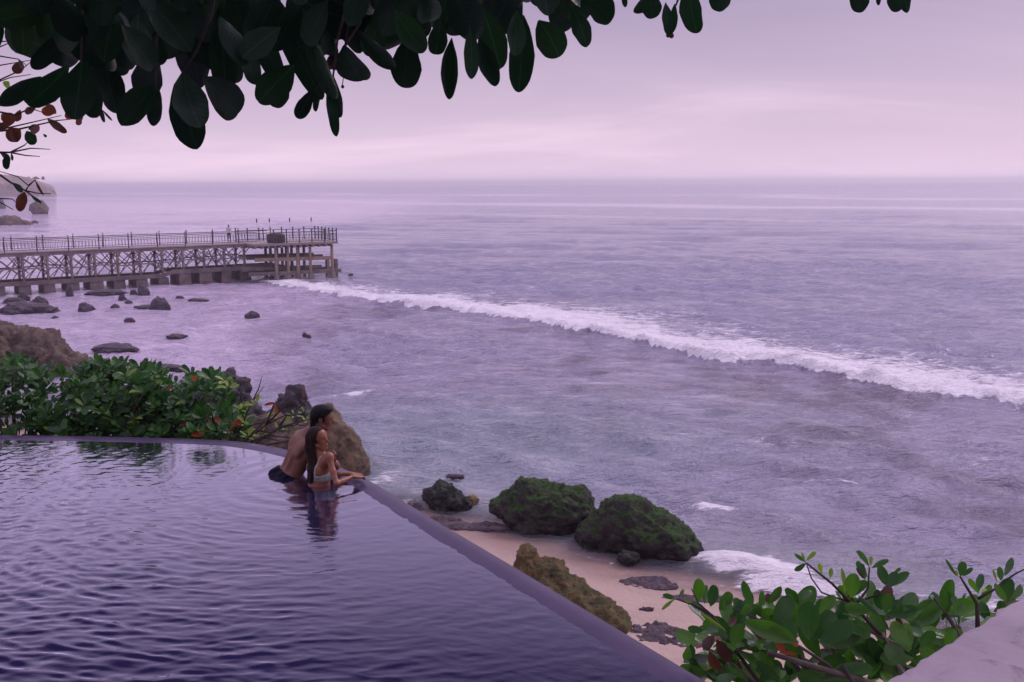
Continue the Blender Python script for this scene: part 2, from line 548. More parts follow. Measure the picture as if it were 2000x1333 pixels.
    patch(760, 930, 2.4, 1.4, 30, 0.55); patch(900, 900, 3.0, 1.0, 10, 0.44); patch(800, 650, 5.0, 2.0, 0, 0.42); patch(1300, 850, 4.0, 1.2, 0, 0.42); patch(1640, 940, 3.5, 1.0, 0, 0.42); patch(1480, 860, 2.5, 0.8, 10, 0.42); patch(640, 700, 3.0, 1.4, 0, 0.43); patch(1540, 1010, 3.0, 0.7, -5, 0.46); patch(1880, 1180, 2.0, 0.6, -20, 0.55)
    patch(560, 552, 3.5, 1.2, -50, 0.5); patch(1020, 770, 2.2, 0.4, -10, 0.3); patch(1690, 1165, 1.8, 0.5, -30, 0.6)
    # swash line where the water meets the sand
    sw = np.exp(-((d - 0.35 - 0.35 * n2(x, y, 0.7, 80, 3)) / 0.2) ** 2) * 0.5 * near
    foam = np.maximum(foam, sw * (x > 1.0))
    # shallow surf far away: thin bright lines of swell
    far = np.zeros_like(x)
    m_ = dist > 150
    fl = n2(x[m_], y[m_], 0.004, 90, 3)
    yy = y[m_] + 0.95 * x[m_]
    far[m_] = np.exp(-((yy - 455 - 70 * fl) / 24) ** 2) * 1.25 + np.exp(-((yy - 760 - 160 * fl) / 40) ** 2) * 1.1 + np.exp(-((yy - 300 - 40 * fl) / 10) ** 2) * 0.5
    # water body colour (what is under and in the water, plus painted sky sheen at left)
    reef = n2(x, y, 0.11, 7, 4) + 0.5 * n2(x, y, 0.5, 8, 3)
    deep = np.array([0.290, 0.270, 0.400]); lagc = np.array([0.330, 0.290, 0.410]); reefc = np.array([0.150, 0.105, 0.175]); green = np.array([0.29, 0.31, 0.33]); sky_sheen = np.array([0.66, 0.55, 0.71])
    c = deep + (lagc - deep) * lag[:, None]
    rk = (sstep(0.05, 0.75, reef) * lag * sstep(4, 10, d))[:, None]
    c = c + (reefc - c) * rk * 0.8
    gk = ((1 - sstep(1, 8, d)) * near)[:, None] * 0.8
    c = c + (green - c) * gk
    tl = np.exp(-(((x + 2) / 13) ** 2 + ((y - 35) / 8) ** 2))[:, None] * 0.5
    c = c + (np.array([0.28, 0.335, 0.385]) - c) * tl * 1.6 * lag[:, None]
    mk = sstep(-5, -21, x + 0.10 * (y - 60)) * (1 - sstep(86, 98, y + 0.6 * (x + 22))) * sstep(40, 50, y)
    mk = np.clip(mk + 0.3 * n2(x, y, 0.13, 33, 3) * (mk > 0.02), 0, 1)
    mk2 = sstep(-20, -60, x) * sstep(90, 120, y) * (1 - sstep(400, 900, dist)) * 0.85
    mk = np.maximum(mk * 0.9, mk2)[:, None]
    c = c + (sky_sheen - c) * mk  # sky reflected on the smooth left water, painted as paler body colour
    c = c + (np.array([0.80, 0.68, 0.82]) - c) * np.clip(far, 0, 1)[:, None] * 0.8
    v = np.stack([x, y, SEA + z], 1)
    me = np_mesh('sea', v, grid_faces(len(xs), len(ys)))
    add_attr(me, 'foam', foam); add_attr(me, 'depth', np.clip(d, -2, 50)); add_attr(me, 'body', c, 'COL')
    m, nt, bs, out = newmat('sea_water')
    p = pos(nt)
    mpg = N(nt, 'ShaderNodeMapping'); mpg.inputs['Rotation'].default_value = (0, 0, R(8)); mpg.inputs['Scale'].default_value = (0.40, 1.0, 1)
    nt.links.new(p, mpg.inputs[0])
    f_a = attr(nt, 'foam').outputs['Fac']
    nf1 = noise_node(nt, mpg.outputs[0], 1.3, 9, 0.72, 0.8)
    nf2 = noise_node(nt, mpg.outputs[0], 5.0, 6, 0.7, 0.6)
    nn = math_node(nt, 'ADD', math_node(nt, 'MULTIPLY', nf1.outputs[0], 0.62), math_node(nt, 'MULTIPLY', nf2.outputs[0], 0.38))
    th = math_node(nt, 'SUBTRACT', math_node(nt, 'ADD', f_a, math_node(nt, 'MULTIPLY', math_node(nt, 'SUBTRACT', nn, 0.5), 1.9)), 0.46)
    fm = maprange(nt, th, 0.0, 0.22)
    fm = math_node(nt, 'MULTIPLY', fm, maprange(nt, f_a, 0.02, 0.2))
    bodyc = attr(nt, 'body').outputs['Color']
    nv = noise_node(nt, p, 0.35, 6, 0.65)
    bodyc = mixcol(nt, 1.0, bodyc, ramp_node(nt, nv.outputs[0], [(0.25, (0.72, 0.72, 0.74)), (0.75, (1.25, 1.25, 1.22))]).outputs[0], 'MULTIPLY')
    col = mixcol(nt, fm, bodyc, (0.93, 0.89, 0.92))
    nt.links.new(col, bs.inputs['Base Color'])
    bs.inputs['IOR'].default_value = 1.33
    bs.inputs['Specular IOR Level'].default_value = 0.9
    nt.links.new(math_node(nt, 'ADD', math_node(nt, 'MULTIPLY', fm, 0.65), 0.06), bs.inputs['Roughness'])
    nb0 = noise_node(nt, mpg.outputs[0], 0.22, 4, 0.6)
    nb = noise_node(nt, mpg.outputs[0], 1.6, 5, 0.62, 0.3)
    nb2 = noise_node(nt, mpg.outputs[0], 6.0, 4, 0.6)
    h1 = bump(nt, nb.outputs[0], 1.0, 0.60)
    h0 = bump(nt, nb0.outputs[0], 1.0, 0.30, h1)
    h2 = bump(nt, nb2.outputs[0], 1.0, 0.13, h0)
    fh = bump(nt, nn, 0.7, 0.25, h2)
    nt.links.new(fh, bs.inputs['Normal'])
    al = maprange(nt, attr(nt, 'depth').outputs['Fac'], -0.15, 2.4, 0.06, 1.0)
    al = math_node(nt, 'MAXIMUM', al, math_node(nt, 'MULTIPLY', fm, 0.9))
    nt.links.new(al, bs.inputs['Alpha'])
    o = obj('sea', me, m)
    tag(o, 'grey violet sea running out to the hazy horizon', kind='structure')
make_sea()

# ------------------------------------------------------------------ BEACH
def make_beach():
    xs = np.arange(-75, 45, 0.28); ys = np.arange(3, 80, 0.28)
    X, Y = np.meshgrid(xs, ys, indexing='ij'); x = X.ravel(); y = Y.ravel()
    v = np.stack([x, y, bed_z(x, y)], 1)
    me = np_mesh('beach', v, grid_faces(len(xs), len(ys)))
    add_attr(me, 'depth', shore_d(x, y))
    m, nt, b, _ = newmat('sand')
    p = pos(nt)
    n = noise_node(nt, p, 0.7, 6, 0.6); nfine = noise_node(nt, p, 60, 3, 0.6)
    dry = ramp_node(nt, n.outputs[0], [(0.3, (0.41, 0.305, 0.245)), (0.7, (0.50, 0.375, 0.305))])
    wetf = maprange(nt, math_node(nt, 'ADD', attr(nt, 'depth').outputs['Fac'], math_node(nt, 'MULTIPLY', n.outputs[0], 1.2)), -1.2, 0.6)
    col = mixcol(nt, wetf, dry.outputs[0], (0.31, 0.205, 0.165))
    col = mixcol(nt, math_node(nt, 'MULTIPLY', nfine.outputs[0], 0.25), col, (0.42, 0.31, 0.27))
    vz = N(nt, 'ShaderNodeTexVoronoi'); vz.inputs['Scale'].default_value = 7.0; nt.links.new(p, vz.inputs['Vector'])
    deb = math_node(nt, 'MULTIPLY', maprange(nt, vz.outputs['Distance'], 0.05, 0.12, 1.0, 0.0), maprange(nt, noise_node(nt, p, 1.1, 4, 0.6).outputs[0], 0.5, 0.62))
    col = mixcol(nt, math_node(nt, 'MULTIPLY', deb, 0.6), col, (0.10, 0.07, 0.07))
    nt.links.new(col, b.inputs['Base Color'])
    nt.links.new(math_node(nt, 'SUBTRACT', 0.9, math_node(nt, 'MULTIPLY', wetf, 0.5)), b.inputs['Roughness'])
    nt.links.new(bump(nt, noise_node(nt, p, 2.6, 7, 0.62).outputs[0], 0.8, 0.14), b.inputs['Normal'])
    tag(obj('beach', me, m), 'pale pink sand beach below the pool', kind='structure')
make_beach()

# ------------------------------------------------------------------ INFINITY POOL
_e = [P(q[0], q[1], 0)[:2] for q in ((0, 852), (220, 855), (440, 862), (520, 872), (575, 884), (625, 899), (665, 915), (710, 935), (860, 1025), (1000, 1108), (1200, 1228), (1375, 1333))]
_e = [np.array([-19, 11.9])] + _e
e_dir = (_e[-1] - _e[-4]); e_dir /= np.linalg.norm(e_dir)
_e.append(_e[-1] + e_dir * 2.34)
def resample(pts, step):
    pts = np.array(pts)
    # Catmull-Rom through the points
    out_ = []
    for i in range(len(pts) - 1):
        p0 = pts[max(i - 1, 0)]; p1 = pts[i]; p2 = pts[i + 1]; p3 = pts[min(i + 2, len(pts) - 1)]
        n = max(int(np.linalg.norm(p2 - p1) / step), 2)
        # centripetal-ish tangents
        d1 = np.linalg.norm(p2 - p1)
        m1 = (p2 - p0) / max(np.linalg.norm(p2 - p1) + np.linalg.norm(p1 - p0), 1e-6) * d1
        m2 = (p3 - p1) / max(np.linalg.norm(p3 - p2) + np.linalg.norm(p2 - p1), 1e-6) * d1
        for k in range(n):
            t = k / n
            out_.append((2 * t**3 - 3 * t**2 + 1) * p1 + (t**3 - 2 * t**2 + t) * m1 + (-2 * t**3 + 3 * t**2) * p2 + (t**3 - t**2) * m2)
    out_.append(pts[-1]); out_ = np.array(out_)
    s = np.concatenate([[0], np.cumsum(np.linalg.norm(np.diff(out_, axis=0), axis=1))])
    q = np.linspace(0, s[-1], int(s[-1] / step) + 1)
    return np.stack([np.interp(q, s, out_[:, 0]), np.interp(q, s, out_[:, 1])], 1)
EDGE = resample(_e, 0.03)
PAR_A = np.array([0.905, 2.27]); PAR_D = np.array([0.766, 0.643])
POOL_FLOOR = -1.12
def edge_normals(E):
    t = np.gradient(E, axis=0); t /= np.linalg.norm(t, axis=1)[:, None]
    return np.stack([-t[:, 1], t[:, 0]], 1)          # outward (seaward)
EN = edge_normals(EDGE)
def inset(dist):
    return EDGE - EN * dist
corner = EDGE[-1]
def inner_curve(n):
    # follows the parapet wall, then runs left
    a = corner; b = corner - PAR_D * 5.2; c = np.array([-19, b[1]])
    la, lb = np.linalg.norm(b - a), np.linalg.norm(c - b)
    q = np.linspace(0, 1, n)[::-1]
    r = []
    for t in q:
        if t < 0.35: r.append(a + (b - a) * t / 0.35)
        else: r.append(b + (c - b) * (t - 0.35) / 0.65)
    return np.array(r)
def ripple(x, y):
    man = np.array([-2.2, 9.75]); wom = np.array([-1.85, 9.4])
    c = (man + wom) / 2
    r = np.hypot(x - c[0], y - c[1]); th = np.arctan2(y - c[1], x - c[0])
    n = lambda a, b, s, o=3: fbm(np.stack([a, b, np.full_like(a, s)], 1), o)
    wx = x + 0.14 * n2(x, y, 0.8, 3, 2); wy = y + 0.14 * n2(x, y, 0.8, 4, 2)
    # strength: calm along the right-hand edge, lively to the left and lower left
    e2 = (x - EDGE[-1][0]) * 0.845 + (y - EDGE[-1][1]) * 0.535      # <0 inside, metres from the straight edge
    A = 0.12 + 0.88 * sstep(-0.6, -4.0, e2)
    far_ = sstep(10.9, 8.0, y)
    A = A * (0.70 + 0.30 * far_)
    rough = sstep(-1.6, -3.2, x) * sstep(5.8, 4.2, y)
    g = 0
    rid = lambda a, b, sd_, o=2: (1 - np.minimum(np.abs(n(a, b, sd_, o)) * 1.5, 1)) ** 2
    # arcs around the two bathers
    g = g + 0.0088 * rid(r / 0.215, th * np.maximum(r, 0.6) / 0.75, 1.0)
    g = g + 0.0042 * n(r / 0.085, th * np.maximum(r, 0.6) / 0.30, 2.0, 2)
    # cross chop
    ca, sa = math.cos(R(16)), math.sin(R(16))
    g = g + 0.0046 * rid((wx * ca + wy * sa) / 0.40, (-wx * sa + wy * ca) / 0.15, 5.0)
    ca, sa = math.cos(R(-8)), math.sin(R(-8))
    g = g + 0.0044 * n((wx * ca + wy * sa) / 0.19, (-wx * sa + wy * ca) / 0.070, 8.0, 2)
    z = 1.5 * g * A
    z += 0.013 * rough * n(wx / 0.20, wy / 0.11, 11.0, 3)
    # one drop ring
    q = P(352, 962, 0); rr = np.hypot(x - q[0], y - q[1])
    z += 0.0016 * np.cos(rr * 6.283 / 0.13) * np.exp(-(rr / 0.42) ** 2)
    # fresh rings from the bathers
    z += 0.0022 * np.cos(r * 6.283 / 0.24 + 1.2 * n2(x, y, 0.9, 6, 2)) * np.exp(-((r - 0.75) / 0.55) ** 2) * sstep(0.1, 0.35, -e2)
    return z
def make_pool():
    root = empty('infinity_pool', (-3.0, 6.0, POOL_FLOOR))
    tag(root, 'curved infinity pool with dark stone rim overlooking the beach', 'pool')
    ne = len(EDGE)
    # water sheet
    nt_ = 600
    IN = inner_curve(ne); IN = np.stack([np.interp(np.arange(ne), np.arange(ne), IN[:, 0]), IN[:, 1]], 1)
    tt = np.linspace(0, 1, nt_)[None, :, None]
    G = EDGE[:, None, :] * (1 - tt) + IN[:, None, :] * tt
    x = G[..., 0].ravel(); y = G[..., 1].ravel()
    z = ripple(x, y)
    # the film thins to nothing at the spill edge
    zed = np.repeat(np.zeros(ne)[:, None], nt_, 1).ravel()
    de = np.linalg.norm(G - EDGE[:, None, :], axis=2).ravel()
    z = z * sstep(0.17, 0.62, de) + 0.002
    v = np.stack([x, y, z], 1)
    f = grid_faces(ne, nt_)[:, ::-1]
    me = np_mesh('pool_water', v, f)
    m, nt, bs, out = newmat('pool_water')
    nt.nodes.remove(bs)
    gl = N(nt, 'ShaderNodeBsdfGlossy'); gl.inputs['Roughness'].default_value = 0.03
    gl.inputs['Color'].default_value = (0.90, 0.87, 1.0, 1)
    tr = N(nt, 'ShaderNodeBsdfTransparent'); tr.inputs[0].default_value = (0.62, 0.60, 0.90, 1)
    fr = N(nt, 'ShaderNodeFresnel'); fr.inputs['IOR'].default_value = 1.33
    pm_ = N(nt, 'ShaderNodeMapping'); pm_.inputs['Scale'].default_value = (0.55, 1, 1); nt.links.new(pos(nt), pm_.inputs[0])
    nb = noise_node(nt, pm_.outputs[0], 16, 4, 0.6)
    bn = bump(nt, nb.outputs[0], 0.2, 0.008)
    nt.links.new(bn, gl.inputs['Normal'])
    # reflectance of the averaged surface: fine ripples below pixel size flatten out
    va = N(nt, 'ShaderNodeVectorMath', operation='ADD'); nt.links.new(bn, va.inputs[0]); va.inputs[1].default_value = (0, 0, 0.40)
    vn = N(nt, 'ShaderNodeVectorMath', operation='NORMALIZE'); nt.links.new(va.outputs[0], vn.inputs[0]); nt.links.new(vn.outputs[0], fr.inputs['Normal'])
    mx = N(nt, 'ShaderNodeMixShader')
    refl = math_node(nt, 'ADD', math_node(nt, 'MULTIPLY', fr.outputs[0], 5.3), -0.31, True)
    df = N(nt, 'ShaderNodeBsdfDiffuse'); df.inputs[0].default_value = (0.033, 0.027, 0.084, 1)     # light scattered back by the water itself
    mw = N(nt, 'ShaderNodeMixShader'); mw.inputs[0].default_value = 0.58
    nt.links.new(tr.outputs[0], mw.inputs[1]); nt.links.new(df.outputs[0], mw.inputs[2])
    nt.links.new(refl, mx.inputs[0]); nt.links.new(mw.outputs[0], mx.inputs[1]); nt.links.new(gl.outputs[0], mx.inputs[2])
    nt.links.new(mx.outputs[0], out.inputs[0])
    tag(obj('pool_water', me, m), 'rippled violet pool water spilling over the rim', kind='structure')
    # ledge just under the water, basin, outer wall
    stone = mat_simple('wet_pool_stone', (0.044, 0.030, 0.070), (0.076, 0.050, 0.112), 2.0, 0.28, 0.12, 0.004, 0.18)
    tile = mat_simple('pool_tile', (0.020, 0.017, 0.09), (0.032, 0.026, 0.125), 1.2, 0.5, 0.1, 0.01)
    wallm = mat_simple('pool_wall_stone', (0.16, 0.12, 0.14), (0.28, 0.22, 0.24), 2.5, 0.6, 0.5, 0.03)
    st = EDGE[::4]; nrm = EN[::4]; k = len(st)
    LW = 0.25
    inn = st - nrm * LW
    def strip(rows, name, mat):
        vv = np.concatenate([np.column_stack([r_, np.full(k, z_)]) for r_, z_ in rows])
        nr = len(rows); i = np.arange(k - 1)
        ff = np.concatenate([np.stack([a * k + i, a * k + i + 1, (a + 1) * k + i + 1, (a + 1) * k + i], 1) for a in range(nr - 1)])
        return obj(name, np_mesh(name, vv, ff, name == 'rim_ledge'), mat, root)
    strip([(st + nrm * 0.03, -0.06), (st + nrm * 0.020, -0.006), (st + nrm * 0.003, 0.007), (st - nrm * 0.10, 0.0055), (st - nrm * 0.20, 0.0025), (st - nrm * 0.235, -0.006), (inn, -0.05), (inn - nrm * 0.012, -0.12)], 'rim_ledge', stone)
    strip([(inn - nrm * 0.012, -0.12), (inn - nrm * 0.10, POOL_FLOOR)], 'inner_wall', tile)
    strip([(st + nrm * 0.029, -0.06), (st + nrm * 0.05, -0.5), (st + nrm * 0.4, -6.6)][::-1], 'outer_wall', wallm)
    mb = MB()
    ic = inner_curve(40); fl = np.concatenate([inn[::-1], ic[::1]]) 
    me = bpy.data.meshes.new('pool_floor')
    vv = [(a[0], a[1], POOL_FLOOR) for a in (inn - nrm * 0.10)] + [(a[0], a[1], POOL_FLOOR) for a in np.stack([np.interp(np.linspace(0, 39, k), np.arange(40), ic[:, 0]), np.interp(np.linspace(0, 39, k), np.arange(40), ic[:, 1])], 1)]
    me.from_pydata(vv, [], [(i, i + 1, k + i + 1, k + i) for i in range(k - 1)])
    obj('pool_floor', me, tile, root)
    ic = np.stack([np.interp(np.linspace(0, 39, k), np.arange(40), ic[:, 0]), np.interp(np.linspace(0, 39, k), np.arange(40), ic[:, 1])], 1)
    strip([(ic, POOL_FLOOR), (ic, 0.3)], 'side_wall', tile)
make_pool()

# parapet and terrace the photographer stands on
def make_parapet():
    m = mat_simple('mauve_concrete', (0.30, 0.245, 0.29), (0.39, 0.32, 0.38), 3.5, 0.75, 0.35, 0.012)
    nt = m.node_tree; b = nt.nodes['Principled BSDF']
    src = b.inputs['Base Color'].links[0].from_socket
    sp = noise_node(nt, pos(nt), 5, 9, 0.72, 0.8)
    stain = maprange(nt, sp.outputs[0], 0.52, 0.70)
    sp2 = noise_node(nt, pos(nt), 1.3, 7, 0.7)
    c2 = mixcol(nt, math_node(nt, 'MULTIPLY', stain, 0.75), src, (0.13, 0.10, 0.14))
    c2 = mixcol(nt, math_node(nt, 'MULTIPLY', maprange(nt, sp2.outputs[0], 0.45, 0.75), 0.35), c2, (0.30, 0.25, 0.32))
    vp = N(nt, 'ShaderNodeTexVoronoi'); vp.inputs['Scale'].default_value = 11.0; nt.links.new(pos(nt), vp.inputs['Vector'])
    pit = math_node(nt, 'MULTIPLY', maprange(nt, vp.outputs['Distance'], 0.08, 0.17, 1.0, 0.0), maprange(nt, noise_node(nt, pos(nt), 3, 3, 0.6).outputs[0], 0.5, 0.58))
    c2 = mixcol(nt, math_node(nt, 'MULTIPLY', pit, 0.7), c2, (0.09, 0.07, 0.10))
    nt.links.new(c2, b.inputs['Base Color'])
    root = empty('parapet_wall', (1.0, 1.6, -0.2))
    tag(root, 'pale mauve concrete parapet with worn edge in the lower right corner', 'parapet')
    d = np.append(PAR_D, 0); n = np.array([0.643, -0.766, 0])   # towards the terrace
    rs = np.random.RandomState(2)
    L = 9.0; ks = np.linspace(-5.5, 3.5, 260)
    top = 1.70
    prof = [(-0.006, 0.35), (-0.004, top - 0.025), (0.004, top - 0.007), (0.020, top), (0.30, top), (0.62, top), (0.64, top - 0.02), (0.64, 0.9)]
    v = []
    for k in ks:
        for j, (a, z) in enumerate(prof):
            p = np.append(PAR_A, 0) + d * k + n * (a + (0.004 * math.sin(k * 17) + 0.006 * rs.normal() * 0.5 if j < 4 else 0))
            v.append((p[0], p[1], z + (0.0035 * rs.normal() if 0 < j < 4 else 0)))
    me = np_mesh('wall_body', np.array(v), grid_faces(len(ks), len(prof))[:, ::-1], True)
    obj('wall_body', me, m, root)
    mb = MB()
    a0 = np.append(PAR_A, 0) + d * -5.5; a1 = np.append(PAR_A, 0) + d * 3.5
    q = [a0 + n * 0.645, a1 + n * 0.645, a1 + n * 6, a0 + n * 6]
    mb.box8([(p[0], p[1], 0.95) for p in q] + [(p[0], p[1], 1.22) for p in q])
    o = mb.build('terrace_floor', mat_simple('terrace_stone', (0.3, 0.26, 0.27), (0.4, 0.35, 0.36), 3, 0.8))
    tag(o, 'stone terrace behind the parapet', kind='structure')
make_parapet()

# ------------------------------------------------------------------ ROCKS
def rock_mesh(name, prims, res, amp, scale, seed, k=0.25, ridge=0.4):
    lo = np.min([np.array(c) - max(r) for c, r in prims], 0) - 0.15 - amp
    hi = np.max([np.array(c) + max(r) for c, r in prims], 0) + 0.15 + amp
    F = Field(lo, hi, res); F.a[:] = 1.0
    for c, r in prims: F.ell(c, r, None, k) if max(r) > 0 else None
    v, f = F.mesh()
    n = vnormals(v, f)
    d = fbm(v * scale + seed, 5, 0.55) * amp
    d -= ridge * amp * (np.abs(fbm(v * scale * 0.9 + seed + 50, 4, 0.6)))
    # ledges and broken facets
    st = fbm(v * scale * 0.45 + seed + 90, 2)
    d += amp * 0.55 * (np.round(st * 4) / 4 - st)
    d += amp * 0.22 * np.minimum(fbm(v * scale * 3.2 + seed + 5, 3), 0.25)
    v = v + n * d[:, None]
    return np_mesh(name, v, f)
class FieldFix: pass
_old_ell = Field.ell
def ell_far(s, c, r, M=None, k=0.02):
    # rocks: evaluate on the whole grid so that blending is smooth
    c = np.array(c, float); r = np.array(r, float)
    X = s.coords(); q = X - c
    if M is not None: q = q @ np.array(M).T
    k0 = np.linalg.norm(q / r, axis=-1); k1 = np.linalg.norm(q / (r * r), axis=-1)
    s.put((slice(None),) * 3, k0 * (k0 - 1) / np.maximum(k1, 1e-9), k)
def rock(name, label, cat, prims, res, amp, scale, seed, mat, group=None, k=0.25, ridge=0.4):
    Field.ell = ell_far
    me = rock_mesh(name, prims, res, amp, scale, seed, k, ridge)
    Field.ell = _old_ell
    c = Vector(np.mean([p[0] for p in prims], 0)); c.z = min(p[0][2] for p in prims)
    n = len(me.vertices); co = np.empty(n * 3, np.float32); me.vertices.foreach_get('co', co)
    co = co.reshape(-1, 3) - np.array(c, np.float32); me.vertices.foreach_set('co', co.ravel()); me.update()
    o = bpy.data.objects.new(name, me); COL.objects.link(o); o.location = c
    me.materials.append(mat)
    return tag(o, label, cat, group)

M_moss = mat_rock('mossy_rock', (0.018, 0.016, 0.018), (0.045, 0.038, 0.04), (0.10, 0.085, 0.08), 1.0, ((0.006, 0.022, 0.004), (0.046, 0.115, 0.010)), 1.9, 0.3, 0.26, 0.90)
M_dark = mat_rock('dark_wet_rock', (0.014, 0.014, 0.018), (0.04, 0.036, 0.042), (0.10, 0.088, 0.092), 0.35, ((0.012, 0.03, 0.012), (0.04, 0.075, 0.025)), 2.2, 0.4)
M_tan = mat_rock('tan_rock', (0.05, 0.04, 0.03), (0.24, 0.165, 0.075), (0.40, 0.28, 0.12), 0.0, scale=2.4)
M_tanm = mat_rock('tan_mossy_rock', (0.03, 0.025, 0.018), (0.17, 0.12, 0.055), (0.34, 0.24, 0.10), 0.7, ((0.015, 0.038, 0.008), (0.06, 0.11, 0.018)), 2.4, 0.0, 0.6, 1.2)
M_cliff = mat_rock('brown_limestone', (0.045, 0.034, 0.034), (0.135, 0.10, 0.08), (0.24, 0.175, 0.125), 0.0, scale=1.4)
M_slab = mat_rock('warm_limestone', (0.06, 0.044, 0.034), (0.19, 0.135, 0.085), (0.30, 0.215, 0.125), 0.0, scale=1.6)
M_grey = mat_rock('grey_limestone', (0.03, 0.026, 0.034), (0.075, 0.062, 0.074), (0.15, 0.12, 0.13), 0.0, scale=1.3)
M_reef = mat_rock('reef_rock', (0.05, 0.04, 0.055), (0.10, 0.08, 0.10), (0.18, 0.15, 0.17), 0.0, scale=2.0, wet=0.3)
M_weed = mat_rock('weedy_reef', (0.045, 0.033, 0.05), (0.12, 0.085, 0.105), (0.25, 0.185, 0.19), 0.0, scale=3.0, wet=0.4)

S = SEA
rock('mossy_boulder', 'green mossy boulder with a rounded peak, left of the two big ones on the beach', 'boulder',
     [((0.42, 25.7, S + .62), (0.58, 0.72, 0.62)), ((0.85, 25.6, S + .30), (1.15, 0.95, 0.72)), ((1.55, 25.55, S + .45), (0.70, 0.75, 0.50)), ((-0.15, 25.9, S + .40), (0.45, 0.5, 0.36))], 0.040, 0.16, 1.5, 1.0, M_moss, k=0.25, ridge=0.8)
rock('mossy_boulder', 'green mossy boulder sloping down to the right, nearest the shore surge', 'boulder',
     [((2.78, 24.0, S + .62), (0.62, 0.8, 0.60)), ((3.30, 23.7, S + .36), (0.95, 0.85, 0.64)), ((3.98, 23.4, S + .18), (0.62, 0.75, 0.55)), ((2.22, 24.15, S + .22), (0.66, 0.65, 0.58))], 0.040, 0.16, 1.5, 8.0, M_moss, k=0.25, ridge=0.8)
rock('dark_boulder', 'small blackish boulder in the water left of the mossy boulders', 'boulder',
     [((-2.05, 27.1, S + .22), (0.48, 0.45, 0.45)), ((-1.65, 26.9, S + .12), (0.42, 0.4, 0.34))], 0.03, 0.14, 2.4, 3.0, M_dark)
rock('shore_stone', 'little brown stone poking out beside the small blackish boulder', 'rock',
     [((-1.22, 27.25, S + .08), (0.24, 0.2, 0.17))], 0.02, 0.06, 4, 4.0, M_tan, k=0.1)
rock('tan_rock', 'long yellow brown rock with mossy end on the sand beside the pool rim', 'rock',
     [((0.30, 20.5, S + 0.62), (0.32, 0.5, 0.66)), ((0.72, 20.2, S + .50), (0.52, 0.6, 0.55)), ((1.2, 19.7, S + .36), (0.56, 0.65, 0.5)), ((1.7, 19.1, S + .28), (0.46, 0.6, 0.42)), ((2.02, 18.65, S + .22), (0.30, 0.45, 0.33))], 0.032, 0.13, 2.2, 6.0, M_tanm)
rock('small_beach_rock', 'small dark rock at the foot of the mossy boulders on the sand', 'rock',
     [((2.75, 22.75, S + .12), (0.28, 0.24, 0.18))], 0.02, 0.07, 4, 9.0, M_dark, k=0.1)
for px, py, rx, ry, rz, sd_, lab in (
        (1262, 1140, 0.62, 0.42, 0.08, 11, 'flat dark weedy rock patch on sand beside the mossy boulders'),
        (1285, 1243, 0.68, 0.55, 0.10, 12, 'broad greyish reef patch in the sand near the pool corner'),
        (1262, 1193, 0.16, 0.11, 0.07, 13, 'small oval stone alone on the pink sand'),
        (925, 1030, 0.95, 0.32, 0.10, 14, 'low weedy rubble at the water edge behind the pool rim'),
        (860, 1018, 0.55, 0.35, 0.09, 15, 'dark weedy rubble in front of the small blackish boulder'),
        (805, 990, 0.30, 0.3, 0.10, 16, 'low dark rock just behind the straight pool rim'),
        (1345, 1170, 0.9, 0.22, 0.05, 17, 'thin line of weed and pebbles above the shore surge'),
        (888, 931, 0.28, 0.15, 0.07, 18, 'tiny dark rock awash beyond the small blackish boulder'),
        (1690, 1178, 0.5, 0.3, 0.08, 19, 'low dark rock awash behind the leafy bush')):
    c = P(px, py, S + 0.1); z = float(bed_z(np.array([c[0]]), np.array([c[1]]))[0])
    c = P(px, py, max(z, S)); z = max(z, S)
    rock('weedy_rock', lab, 'rock', [((c[0], c[1], z), (rx, ry, rz)), ((c[0] + rx * .5, c[1] - ry * .4, z), (rx * .6, ry * .6, rz * .8))], max(0.02, rx / 28), rz * 0.75, 2.2 / rx, sd_, M_weed, k=0.06, ridge=0.9)

# outcrop behind the bathers
rock('grey_outcrop', 'dark grey pointed sea rock behind the bathers', 'rock',
     [((-7.35, 32.6, S + 1.15), (0.75, 0.75, 1.25)), ((-7.0, 32.4, S + .6), (1.05, 0.9, 0.95)), ((-6.45, 32.3, S + 1.0), (0.5, 0.55, 0.75)), ((-8.1, 32.6, S + .5), (0.8, 0.8, 1.0))], 0.055, 0.30, 1.1, 21, M_grey)
rock('grey_outcrop', 'grey brown rock ridge showing between the left shrubs and the twigs', 'rock',
     [((-9.9, 33.8, S + 1.35), (0.9, 0.9, 1.35)), ((-10.9, 34, S + 1.1), (1.2, 1.0, 1.3)), ((-9.2, 33.4, S + .6), (0.9, 0.8, 1.2)), ((-12.2, 34, S + .7), (1.3, 1, 1.1))], 0.06, 0.32, 1.0, 23, M_grey)
rock('brown_outcrop', 'brown rock slab falling to the water right of the bathers', 'rock',
     [((-5.95, 30.6, S + 1.15), (0.62, 0.7, 1.1)), ((-5.45, 30.5, S + .75), (0.62, 0.7, 0.95)), ((-5.0, 30.4, S + .25), (0.52, 0.65, 0.6)), ((-6.6, 30.6, S + .6), (0.8, 0.8, 1.0))], 0.05, 0.13, 1.2, 25, M_slab)
rock('brown_outcrop', 'low brown rock bank between the twigs and the pool rim', 'rock',
     [((-8.0, 30.8, S + .8), (1.3, 0.9, 0.95)), ((-9.4, 31.2, S + .9), (1.2, 0.9, 0.95)), ((-7.0, 30.5, S + .4), (0.9, 0.7, 0.8))], 0.055, 0.28, 1.2, 27, M_cliff)
